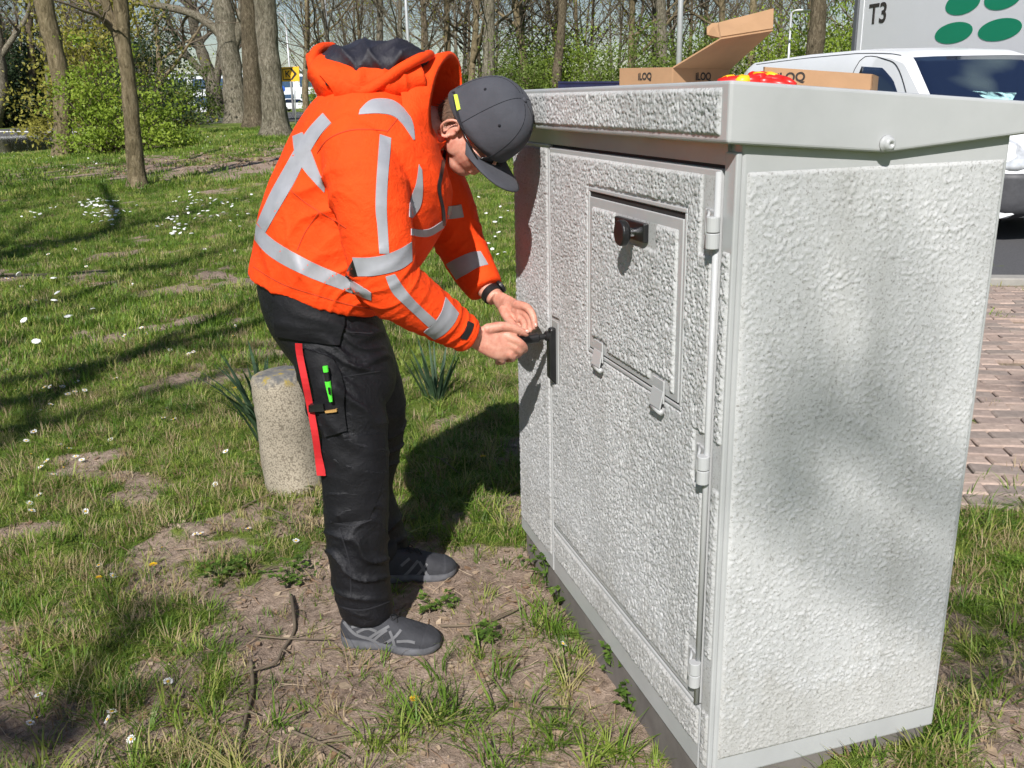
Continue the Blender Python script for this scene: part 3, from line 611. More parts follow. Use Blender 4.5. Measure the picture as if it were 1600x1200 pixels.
tr = MB(); loft(tr, [bs(0, 2.5, 0.12, (555, 150), (680, 250)), bs(0, 2.5, 0.16, (500, 200), (660, 300)), bs(0, 2.5, 0.15, (450, 300), (610, 370)), bs(0, 2.5, 0.14, (425, 400), (560, 440))]); core_parts.append(tr)
# sleeves' skeleton shared by arms and jacket
SH_N = [(W(556, 222, 2.36), 0.098), (W(572, 285, 2.275), 0.097), (W(590, 365, 2.245), 0.088), (W(602, 432, 2.245), 0.083), (W(650, 473, 2.295), 0.073), (W(700, 504, 2.345), 0.0585), (W(729, 522, 2.372), 0.050)]
SH_F = [(W(650, 245, 2.66), 0.100), (W(690, 310, 2.76), 0.090), (W(716, 372, 2.79), 0.078), (W(738, 418, 2.755), 0.066), (W(757, 449, 2.715), 0.054)]
arm = MB(); limb(arm, [(p, r * 0.55) for p, r in SH_N[:-1]] + [(W(722, 518, 2.368), 0.030), (W(744, 528, 2.385), 0.0285)]); limb(arm, [(p, r * 0.55) for p, r in SH_F[:-1]] + [(W(752, 443, 2.72), 0.030), (W(775, 466, 2.680), 0.027)]); core_parts.append(arm)
# hands
hands = []; nails = []
def chain(pts, rad):
    m_ = MB(); S = crom([np.r_[p, r] for p, r in zip(pts, rad)], 4); m_.tube([s[:3] for s in S], [s[3] for s in S], 12, ref=CB); ell(m_, pts[-1], CR * rad[-1], CU * rad[-1], CB * rad[-1], 12, 8); ell(m_, pts[0], CR * rad[0], CU * rad[0], CB * rad[0], 12, 8); hands.append(m_)
# right hand: a loose fist round the lever, thumb on top, index finger below
pm = MB(); loft(pm, [(W(738, 527, 2.382), CU * 0.028, CB * 0.018), (W(752, 531, 2.388), CU * 0.036, CB * 0.020), (W(772, 535, 2.400), CU * 0.046, CB * 0.022), (W(790, 537, 2.412), CU * 0.044, CB * 0.022), (W(803, 539, 2.424), CU * 0.034, CB * 0.018)], n=24, k=4); hands.append(pm)
chain([W(762, 514, 2.392), W(785, 510, 2.400), W(806, 514, 2.408), W(822, 521, 2.418)], [0.0150, 0.0135, 0.0115, 0.0098])          # thumb
chain([W(784, 522, 2.408), W(803, 530, 2.402), W(815, 538, 2.405), W(820, 546, 2.425), W(812, 549, 2.447)], [0.0140, 0.0128, 0.0112, 0.0100, 0.0085])  # index
chain([W(788, 534, 2.408), W(806, 543, 2.404), W(812, 551, 2.415), W(806, 556, 2.440)], [0.0140, 0.0125, 0.0108, 0.0090])         # middle
chain([W(782, 546, 2.402), W(797, 554, 2.402), W(801, 560, 2.418), W(792, 562, 2.440)], [0.0130, 0.0118, 0.0102, 0.0085])         # ring
chain([W(770, 553, 2.400), W(783, 561, 2.402), W(785, 565, 2.416), W(777, 566, 2.432)], [0.0120, 0.0105, 0.0092, 0.0078])         # little
# left hand: steadies the lock from behind, fingers bent down over the lever
pm = MB(); loft(pm, [(W(772, 463, 2.684), CU * 0.024, CB * 0.016), (W(783, 473, 2.655), CU * 0.033, CB * 0.018), (W(797, 484, 2.610), CU * 0.041, CB * 0.020), (W(808, 488, 2.570), CU * 0.036, CB * 0.018)], n=24, k=4); hands.append(pm)
chain([W(806, 476, 2.575), W(823, 480, 2.535), W(833, 494, 2.505), W(836, 511, 2.490)], [0.0135, 0.0118, 0.0105, 0.0086])         # index
chain([W(806, 484, 2.578), W(822, 490, 2.545), W(829, 503, 2.515), W(828, 516, 2.495)], [0.0135, 0.0120, 0.0105, 0.0086])         # middle
chain([W(803, 492, 2.585), W(815, 498, 2.555), W(820, 509, 2.525), W(818, 519, 2.505)], [0.0128, 0.0112, 0.0100, 0.0082])         # ring
chain([W(798, 500, 2.595), W(808, 506, 2.570), W(812, 514, 2.545), W(809, 521, 2.520)], [0.0118, 0.0100, 0.0090, 0.0075])         # little
chain([W(786, 484, 2.610), W(793, 497, 2.570), W(802, 508, 2.525), W(812, 516, 2.490)], [0.0145, 0.0130, 0.0112, 0.0092])         # thumb
bme = fused('person', core_parts + hands, 0.0034, 2, 0.5)
V = verts(bme); displace(bme, 0.0012 * (fbm(V[:, 0] * 60, V[:, 1] * 60, V[:, 2] * 60, oct=2, seed=4) - 0.5))
MAN = mesh_obj('person', bme, M['skin'])
tag(MAN, 'man in orange hi-vis jacket and dark cap bending over the cabinet lock', 'person')
bodyB = bvh(bme)
for pts in ([(815, 514), (827, 519)], ):
    pass
for c_, a_, b_ in ((W(824, 517.5, 2.407), nrm(CR * 1 - CU * 0.4), nrm(CU + CR * 0.4)), (W(837, 508, 2.478), nrm(-CU + CR * 0.1), nrm(CR + CU * 0.1)), (W(820, 545, 2.414), nrm(-CU), nrm(CR))):
    q = MB(); ell(q, c_, a_ * 0.0062, b_ * 0.0048, CB * 0.0018, 12, 7); q.build('fingernail', M['nail'], MAN, sm=True)
# hair: a close-cropped shell at the back and sides of the head
hm = MB(); ell(hm, HP(-0.006, 0, 0.010), HF * 0.099, HR * 0.0795, HU * 0.106); ell(hm, HP(-0.040, 0, -0.062), HF * 0.062, HR * 0.080, HU * 0.085); hme = fused('hair', [hm], 0.003, 2)
V = verts(hme); keep = ((V - HC) @ HF < -0.024 + 0.35 * np.maximum(0, (V - HC) @ HU + 0.02)); bmm = bmesh.new(); bmm.from_mesh(hme); bmm.verts.ensure_lookup_table(); bmesh.ops.delete(bmm, geom=[bmm.verts[i] for i in np.where(~keep)[0]], context='VERTS'); bmm.to_mesh(hme); bmm.free()
V = verts(hme); displace(hme, 0.004 * (fbm(((V - HC) @ HU) * 60, ((V - HC) @ HF) * 190, ((V - HC) @ HR) * 190, oct=2, seed=14) - 0.35)); HAIR = mesh_obj('hair', hme, M['hair'], MAN)
# individual short hairs over that shell
hv, hf_ = [], []; Vn = normals(hme); V = verts(hme); pick = rng.choice(len(V), 2600)
for i in pick:
    p = V[i]; d = nrm(Vn[i] * 0.35 - HU * 0.8 + HR * rng.normal(0, 0.25) + HF * rng.normal(-0.1, 0.25)); s_ = nrm(np.cross(d, Vn[i])) * 0.0007; l = rng.uniform(0.008, 0.018); b0 = len(hv)
    hv += [p - s_, p + s_, p + d * l + Vn[i] * 0.001]; hf_.append((b0, b0 + 1, b0 + 2))
mesh_obj('hair_strands', np_faces_mesh('hair_strands', hv, hf_), M['hair'], HAIR)
# glasses
g = MB(); g.tube([HP(-0.005, 0.084, -0.030), HP(0.05, 0.082, -0.026), HP(0.097, 0.070, -0.026)], 0.0028, 8); g.tube([HP(-0.005, -0.084, -0.030), HP(0.05, -0.082, -0.026), HP(0.097, -0.070, -0.026)], 0.0028, 8)
for s_ in (-1, 1): g.lathe(HP(0.100, 0.036 * s_, -0.030), nrm(HF + HR * 0.25 * s_), [(0.026, 0), (0.028, 0.002), (0.026, 0.004)], 18)
g.build('glasses', M['glasses'], MAN, sm=True)

# --- cap
n = 40; R = []
for t in np.linspace(0, 1, 16):
    ang = t * math.pi / 2; u = -0.027 + 0.153 * math.sin(ang) ** 0.92; k = max(0.03, math.cos(ang) ** 0.62)
    ring = []
    for q in np.arange(n) * 2 * math.pi / n:
        f = math.cos(q) * 0.116 * k + 0.004 * math.sin(ang); r = math.sin(q) * 0.091 * k
        tilt = -0.020 * (1 - math.sin(ang)) * (-math.cos(q)) * 1.2
        dent = 0.0035 * math.sin(3 * q + 0.6) * math.sin(2 * ang)
        ring.append(HP(f * (1 + dent * 8), r * (1 + dent * 8), u + tilt + dent))
    R.append(ring)
cp = MB(); cp.rings([[HP(*(np.array([(p - HC) @ HF, (p - HC) @ HR, (p - HC) @ HU]) * [0.96, 0.96, 1])) for p in R[0]]] + R, cap=True); CAP = cp.build('cap', M['cap'], MAN, sm=True)
capB = bvh(CAP.data)
# brim
P = np.zeros((15, 8, 3)); a_ = np.linspace(-1.15, 1.15, 15)
for i, q in enumerate(a_):
    for j, t in enumerate(np.linspace(0, 1, 8)):
        f0, r0 = math.cos(q) * 0.112, math.sin(q) * 0.090; L = 0.082 * math.cos(q * 1.25) ** 0.55 if abs(q) < 1.15 else 0.0
        L = 0.096 * max(0.0, 1 - (q / 1.18) ** 4) ** 0.5
        P[i, j] = HP(f0 + L * t * 0.93, r0 * (1 + 0.05 * t), -0.024 + L * t * 0.30 - 0.030 * (math.sin(q) ** 2) * (0.3 + 0.9 * t))
br = MB(); br.grid(P); BR = br.build('brim', M['cap'], CAP, sm=True); so = BR.modifiers.new('s', 'SOLIDIFY'); so.thickness = 0.004; so.offset = 0
# seams, eyelets, label and button
for q0 in np.arange(6) * math.pi / 3 + math.pi / 6:
    sm_ = MB(); pts = []
    for t in np.linspace(0.03, 0.97, 14):
        ang = t * math.pi / 2; u = -0.027 + 0.153 * math.sin(ang) ** 0.92; k = max(0.03, math.cos(ang) ** 0.62); x = HP(math.cos(q0) * 0.116 * k, math.sin(q0) * 0.091 * k, u); c = capB.find_nearest(Vector(x)); pts.append(np.array(c[0]) + np.array(c[1]) * 0.0002)
    sm_.tube(pts, 0.0012, 6); sm_.build('cap_seam', M['cap_dark'], CAP, sm=True)
for q0, t in ((math.pi / 3 * 1 + 0.0, 0.45), (math.pi / 3 * 2, 0.45)):
    ang = t * math.pi / 2; x = HP(math.cos(q0) * 0.116 * math.cos(ang) ** 0.62, math.sin(q0) * 0.091 * math.cos(ang) ** 0.62, -0.052 + 0.178 * math.sin(ang) ** 0.92); c = capB.find_nearest(Vector(x)); e_ = MB(); e_.lathe(np.array(c[0]), np.array(c[1]), [(0.0042, -0.0005), (0.0042, 0.0012), (0.002, 0.0012), (0.0018, -0.0005)], 14); e_.build('eyelet', M['cap_dark'], CAP, sm=True)
q = MB(); ell(q, HP(0.004, 0, 0.127), HF * 0.007, HR * 0.007, HU * 0.004); q.build('cap_button', M['cap'], CAP, sm=True)
lb = patch('cap_label', capB, [(710, 149), (715, 173)], [(715, 148), (720, 171)], 8, 4, M['lime'], CAP, 0.001, 0.002)
patch('cap_strap', capB, [(706, 144), (713, 178), (722, 205)], [(711, 143), (717, 177), (726, 204)], 8, 3, M['cap_dark'], CAP, 0.0004, 0.0007)

# --- jacket
tor = MB(); loft(tor, [bs(0, 2.5, 0.205, (389, 424), (596, 486)), bs(0, 2.5, 0.212, (394, 392), (618, 458)), bs(0, 2.5, 0.218, (406, 330), (655, 418)), bs(0, 2.5, 0.224, (430, 262), (694, 352)),
                        bs(0, 2.5, 0.236, (456, 208), (709, 302)), bs(0, 2.5, 0.240, (485, 162), (701, 270)), bs(0, 2.5, 0.205, (525, 128), (690, 240)), bs(0, 2.5, 0.14, (575, 118), (684, 215)), bs(0, 2.5, 0.09, (620, 130), (676, 200))], n=48, pw=2.25)
slv = MB(); limb(slv, SH_N, 28); slv2 = MB(); limb(slv2, SH_F, 28)
cuf = MB()
for SS in (SH_N, SH_F):
    a, b_ = SS[-2][0], SS[-1][0]; t = nrm(b_ - a); cuf.tube([b_ - t * 0.030, b_ - t * 0.012, b_ + t * 0.006, b_ + t * 0.009], [SS[-1][1] * 0.98, SS[-1][1] * 1.04, SS[-1][1] * 1.0, SS[-1][1] * 0.86], 24, ref=LAT)
jk = fused('jacket', [tor, slv, slv2, cuf], 0.0052, 7, 0.5)
def wrinkle(me, amp, keypts, seed, sharp=2.0):
    V = verts(me); N = normals(me); d = 0.0035 * (fbm(V[:, 0] * 7, V[:, 1] * 7, V[:, 2] * 7, oct=3, seed=seed) - 0.5) * 2
    for (c, ax, freq, rad, a) in keypts:              # folds: ridged noise across an axis near a joint
        r = V - c; s = r @ nrm(ax); w_ = np.exp(-(np.sum(r * r, 1)) / rad ** 2); ph = 3.0 * fbm(V[:, 0] * 5, V[:, 1] * 5, V[:, 2] * 5, oct=2, seed=seed + 3)
        d = d + 0.9 * a * w_ * ((1 - np.abs(np.sin((s * freq * 0.85 + ph) * math.pi))) ** sharp - 0.32)
    displace(me, d * amp)
wrinkle(jk, 1.7, [(SH_N[3][0], nrm(SH_N[5][0] - SH_N[2][0]), 26, 0.085, 0.009), (SH_N[5][0], nrm(SH_N[6][0] - SH_N[4][0]), 34, 0.07, 0.007), (SH_N[1][0], nrm(SH_N[2][0] - SH_N[0][0]), 14, 0.11, 0.006),
                  (W(470, 330, 2.28), nrm(CR * 0.4 - CU), 13, 0.17, 0.008), (W(430, 420, 2.3), nrm(CR + CU * 0.3), 9, 0.15, 0.006), (SH_F[2][0], nrm(SH_F[3][0] - SH_F[1][0]), 24, 0.08, 0.007), (W(560, 440, 2.28), nrm(CR * 0.7 - CU), 18, 0.12, 0.007), (W(670, 300, 2.4), CU, 14, 0.10, 0.005)], 21)
JK = mesh_obj('jacket', jk, M['orange'], MAN); JB = bvh(jk)
Z1 = lambda L: [(370 + x / 2.308, 40 + y / 2.308) for x, y in L]
tapes = [([(72, 715), (140, 778), (270, 852), (390, 905), (485, 962)], [(66, 772), (120, 832), (240, 898), (370, 948), (486, 990)], 40, 6),
         ([(75, 712), (120, 610), (172, 515), (215, 440), (262, 370), (312, 316)], [(104, 748), (160, 650), (210, 565), (255, 475), (300, 400), (342, 352)], 36, 5),
         ([(203, 400), (213, 465), (250, 530), (316, 602)], [(238, 385), (268, 452), (294, 520), (319, 585)], 24, 5),
         ([(444, 304), (487, 268), (560, 270), (612, 312), (634, 355), (641, 412)], [(440, 322), (505, 318), (560, 326), (592, 350), (618, 385), (636, 412)], 36, 6),
         ([(515, 393), (503, 560), (500, 660), (506, 720), (514, 822)], [(556, 406), (543, 560), (540, 660), (544, 740), (549, 822)], 40, 5),
         ([(418, 836), (475, 836), (535, 826), (590, 804), (629, 780)], [(438, 904), (490, 902), (545, 892), (595, 876), (631, 850)], 28, 7),
         ([(536, 905), (560, 962), (610, 1012), (690, 1086)], [(570, 896), (602, 945), (650, 1000), (722, 1066)], 30, 5),
         ([(752, 980), (738, 1030), (712, 1070), (674, 1104)], [(800, 1038), (782, 1075), (752, 1108), (714, 1132)], 18, 7),
         ([(656, 500), (646, 570), (625, 630), (621, 690)], [(667, 520), (670, 590), (662, 650), (632, 694)], 20, 4),
         ([(628, 732), (690, 734), (742, 702)], [(628, 756), (690, 760), (746, 728)], 16, 4),
         ([(762, 652), (790, 648), (808, 644)], [(757, 697), (790, 694), (818, 690)], 12, 4),
         ([(756, 860), (800, 836), (845, 818), (878, 814)], [(792, 916), (830, 895), (870, 872), (906, 862)], 18, 6)]
for A, B, n_, m_ in tapes: patch('reflective_tape', JB, Z1(A), Z1(B), n_, m_, M['reflect'], JK, 0.0010, 0.0012)
seams = [[(290, 460), (330, 410), (400, 380), (470, 375), (540, 380)], [(190, 590), (250, 640), (330, 690), (395, 730)], [(218, 810), (250, 740), (300, 670)], [(540, 385), (590, 320), (600, 280)], [(60, 870), (160, 930), (280, 970), (400, 1005), (490, 1022)]]
for s_ in seams: line_patch('seam', JB, Z1(s_), 1.5, M['seam'], JK)
line_patch('zip', JB, Z1([(752, 450), (735, 540), (728, 590), (742, 660), (746, 720)]), 4.5, M['black'], JK, off=0.001, th=0.002)
patch('pocket_opening', JB, Z1([(416, 850), (395, 890), (390, 912)]), Z1([(418, 846), (432, 880), (436, 905)]), 8, 4, M['black'], JK, 0.0005, 0.0006)
patch('cuff_tab', JB, Z1([(832, 1066), (822, 1100), (806, 1126)]), Z1([(854, 1076), (845, 1105), (828, 1132)]), 8, 3, M['black'], JK, 0.0015, 0.002)
# collar (open ring round the neck) and hood
def ring3(c, a, b, n=40): return [c + a * math.cos(q) + b * math.sin(q) for q in np.arange(n) * 2 * math.pi / n]
cN, cF = W(669, 170, 2.39), W(722, 140, 2.64); e_c = (cN + cF) / 2; e_b = (cF - cN) / 2; e_a = CU * 0.122 + CR * 0.006
R = []
for t in np.linspace(0, 1, 9):
    c = W(632, 196, 2.5) * (1 - t) + e_c * t; a = (CU * 0.150 + CR * -0.02) * (1 - t) + e_a * t; b = LAT * 0.17 * (1 - t) + e_b * t; bul = 1 + 0.05 * math.sin(math.pi * t)
    R.append(ring3(c, a * bul, b * bul))
for t in np.linspace(1, 0.25, 7):
    c = W(632, 196, 2.5) * (1 - t) + e_c * t; a = (CU * 0.150) * (1 - t) + e_a * t; b = LAT * 0.17 * (1 - t) + e_b * t; R.append(ring3(c + (0.004 if t == 1 else 0) * CR, a * 0.90, b * 0.90))
co_ = MB(); co_.rings(R, cap=False); cme = co_.mesh('collar', True); wr = np.array(co_.v); displace(cme, 0.010 * (fbm(wr[:, 0] * 13, wr[:, 1] * 13, wr[:, 2] * 13, oct=3, seed=33) - 0.5)); mesh_obj('collar', cme, M['orange'], JK)
hd = MB(); loft(hd, [bs(0, 2.5, 0.07, (478, 92), (490, 140)), bs(0, 2.5, 0.125, (480, 82), (505, 160)), bs(0, 2.5, 0.150, (498, 82), (545, 180)), bs(0, 2.5, 0.150, (545, 84), (590, 178)), bs(0, 2.5, 0.13, (600, 84), (640, 168)), bs(0, 2.5, 0.10, (655, 92), (668, 150))], n=36)
hme2 = fused('hood', [hd], 0.005, 5); wrinkle(hme2, 1.0, [(W(545, 150, 2.36), nrm(CR + CU * 0.6), 17, 0.10, 0.009), (W(490, 120, 2.4), nrm(CU), 15, 0.08, 0.008), (W(630, 120, 2.4), nrm(CR), 16, 0.09, 0.008)], 61)
HOOD = mesh_obj('hood', hme2, M['orange'], JK); HB = bvh(hme2)
# rolled edge and dark lining lying in the open hood
ln = MB(); loft(ln, [bs(0, 2.5, 0.06, (498, 88), (506, 112)), bs(0, 2.5, 0.105, (512, 78), (530, 122)), bs(0, 2.5, 0.128, (545, 68), (562, 138)), bs(0, 2.5, 0.128, (590, 66), (600, 132)), bs(0, 2.5, 0.11, (632, 69), (640, 112)), bs(0, 2.5, 0.07, (664, 84), (668, 98))], n=32)
lme = fused('hood_lining', [ln], 0.005, 4); wrinkle(lme, 1.6, [(W(560, 90, 2.42), nrm(CR + CU), 20, 0.12, 0.012), (W(620, 85, 2.42), nrm(CR - CU), 18, 0.10, 0.011)], 71); mesh_obj('hood_lining', lme, M['lining'], HOOD)
rim = MB(); rp = crom([W(*p) for p in ((520, 74, 2.60), (500, 76, 2.50), (488, 92, 2.43), (495, 115, 2.385), (525, 124, 2.365), (563, 143, 2.350), (596, 128, 2.365), (625, 108, 2.38), (655, 92, 2.42), (672, 86, 2.50))], 5); rim.tube(rp, [0.013] * len(rp), 10); rim.build('hood_edge', M['orange'], HOOD, sm=True)
patch('hood_flap', HB, Z1([(300, 175), (352, 235), (345, 280), (318, 330)]), Z1([(445, 222), (480, 240), (440, 300), (398, 370)]), 18, 10, M['orange'], HOOD, 0.006, 0.004, bulge=0.006)
sn = MB(); sp = W(513, 130, 2.33); hit = HB.ray_cast(Vector(CAM), Vector(pray(513, 130))); sp = np.array(hit[0]) if hit[0] else sp; sn.lathe(sp, nrm(CAM - sp), [(0.006, -0.002), (0.0075, 0.004), (0.003, 0.007)], 14); sn.build('hood_toggle', M['black'], HOOD, sm=True)
# watch
wa, wb = W(757, 449, 2.715), W(775, 466, 2.680); ax = nrm(wb - wa); wc = W(768, 459, 2.692); w_ = MB(); w_.lathe(wc - ax * 0.011, ax, [(0.030, 0), (0.0325, 0.003), (0.0325, 0.019), (0.030, 0.022)], 28); WT = w_.build('watch', M['black'], MAN, sm=False)
q = MB(); wn = nrm(CU * 0.7 + CR * 0.5 - CB * 0.3); wn = nrm(wn - ax * (wn @ ax)); q.lathe(wc + wn * 0.031, wn, [(0.019, 0), (0.020, 0.004), (0.020, 0.009), (0.016, 0.011)], 24); q.build('watch_case', M['black'], WT)

# --- trousers
pel = MB(); loft(pel, [bs(0, 2.5, 0.180, (412, 400), (585, 455)), bs(0, 2.5, 0.190, (402, 440), (594, 492)), bs(0, 2.5, 0.196, (422, 505), (612, 545)), bs(0, 2.5, 0.185, (455, 555), (620, 590)), bs(0, 2.5, 0.15, (490, 590), (610, 620))], n=44, pw=2.3)
LN = [(W(500, 500, 2.42), 0.105), (W(522, 555, 2.405), 0.112), (W(540, 625, 2.385), 0.108), (W(552, 700, 2.37), 0.098), (W(556, 770, 2.36), 0.092), (W(558, 850, 2.352), 0.089), (W(566, 915, 2.35), 0.082), (W(573, 950, 2.35), 0.077), (W(574, 960, 2.35), 0.072)]
LF = [(W(530, 500, 2.60), 0.105), (W(556, 560, 2.64), 0.112), (W(580, 630, 2.68), 0.106), (W(580, 695, 2.71), 0.098), (W(570, 760, 2.735), 0.088), (W(585, 815, 2.74), 0.090), (W(600, 858, 2.74), 0.084), (W(605, 880, 2.74), 0.078)]
lg = MB(); limb(lg, LN, 30); lg2 = MB(); limb(lg2, LF, 30)
tme = fused('trousers', [pel, lg, lg2], 0.0055, 6)
wrinkle(tme, 1.0, [(W(552, 690, 2.28), nrm(CU + CR * 0.25), 17, 0.13, 0.015), (W(555, 880, 2.27), nrm(CU + CR * 0.35), 20, 0.12, 0.022), (W(570, 520, 2.28), nrm(CU + CR * 0.1), 12, 0.14, 0.020), (W(545, 600, 2.28), nrm(CU - CR * 0.2), 11, 0.12, 0.018), (W(600, 700, 2.65), CU, 12, 0.15, 0.013), (W(600, 840, 2.65), CU, 14, 0.12, 0.014), (W(440, 480, 2.35), CU, 9, 0.12, 0.008), (W(590, 560, 2.30), nrm(CU + CR * 0.5), 16, 0.10, 0.016), (W(545, 800, 2.26), nrm(CU - CR * 0.3), 15, 0.09, 0.012), (W(500, 640, 2.3), nrm(CU + CR * 0.6), 14, 0.10, 0.010)], 81, 2.4)
TR = mesh_obj('trousers', tme, M['trouser'], MAN); TB = bvh(tme)
Z2 = lambda L: [(370 + x / 1.876, 420 + y / 1.876) for x, y in L]
patch('holster_pocket', TB, Z2([(118, 72), (116, 130), (120, 194)]), Z2([(312, 108), (312, 170), (296, 226)]), 14, 16, M['pocket'], TR, 0.004, 0.006, bulge=0.008)
patch('thigh_pocket', TB, Z2([(200, 232), (225, 330), (262, 490)]), Z2([(285, 262), (312, 340), (322, 474)]), 18, 10, M['pocket'], TR, 0.004, 0.006, bulge=0.008)
patch('knee_patch', TB, Z2([(248, 500), (250, 620), (272, 745)]), Z2([(430, 482), (432, 610), (385, 735)]), 14, 14, M['pocket'], TR, 0.001, 0.0015)
for s_ in ([(320, 185), (385, 190), (400, 188)], [(290, 320), (420, 300)], [(260, 500), (340, 500), (432, 485)], [(275, 742), (340, 752), (395, 735)], [(300, 990), (370, 1000), (450, 975)], [(335, 960), (330, 860), (300, 760)]): line_patch('seam', TB, Z2(s_), 1.8, M['seam_black'], TR)
rb_ = MB(); sa = resample(crom([(461, 537), (463, 556), (474, 610), (487, 680), (495, 743)], 5), 24); sw = np.r_[np.full(20, 11.0), [12, 13, 14, 14]]
rb_.grid(np.array([[W(x + sw[i] * t, y + 0.6 * t, 2.288 + 0.006 * math.sin(i * 0.7) - 0.001 * math.sin(math.pi * t)) for t in np.linspace(0, 1, 5)] for i, (x, y) in enumerate(sa)])); so_ = rb_.build('tool_strap', M['red_strap'], TR, sm=False); sd_ = so_.modifiers.new('s', 'SOLIDIFY'); sd_.thickness = 0.0025
PB_ = TB
pn0, pn1 = Z2([(259, 285), (276, 388)]); h0 = np.array(TB.ray_cast(Vector(CAM), Vector(pray(*pn0)))[0]); h1 = np.array(TB.ray_cast(Vector(CAM), Vector(pray(*pn1)))[0]); no = nrm(CAM - h0) * 0.030; h0, h1 = h0 + no, h1 + no * 1.1; ax = h1 - h0
PEN = MB(); PEN.tube([h0, h0 + ax * 0.17], 0.0072, 12); PENo = PEN.build('marker_pen', M['green_pen'], TR, bevel=0.001); q = MB(); q.tube([h0 + ax * 0.18, h0 + ax * 0.42], 0.0062, 12); q.build('pen_grip', M['black'], PENo); q = MB(); q.tube([h0 + ax * 0.43, h0 + ax * 0.62, h0 + ax * 1.0], [0.0080, 0.0072, 0.0045], 12); q.build('pen_clip', M['green_pen'], PENo); q = MB(); q.tube([h0 + ax * 0.60 + no * 0.35, h0 + ax * 0.78 + no * 0.3], [0.003, 0.003], 8); q.build('pen_slot', M['black'], PENo)
patch('pocket_tab', TB, Z2([(225, 388), (230, 415)]), Z2([(265, 388), (268, 412)]), 5, 5, M['black'], TR, 0.018, 0.007)
patch('pocket_label', TB, Z2([(268, 411), (270, 418)]), Z2([(299, 404), (300, 411)]), 4, 6, M['tan'], TR, 0.022, 0.003)
# the lever he turns
q = MB(); a0, a1 = CP(0.919, -0.022, 0.8645), CP(0.919, -0.118, 0.858); q.tube([a0, a0 + (a1 - a0) * 0.3, a0 + (a1 - a0) * 0.32, a1], [0.0085, 0.0085, 0.0135, 0.0130], 16); q.build('lever', M['black'], DOOR, bevel=0.0015); q = MB(); q.lathe(CP(0.919, -0.020, 0.8645), NF, [(0.012, 0), (0.014, 0.003), (0.014, 0.010), (0.010, 0.014)], 20); q.build('lever_collar', M['black'], DOOR)

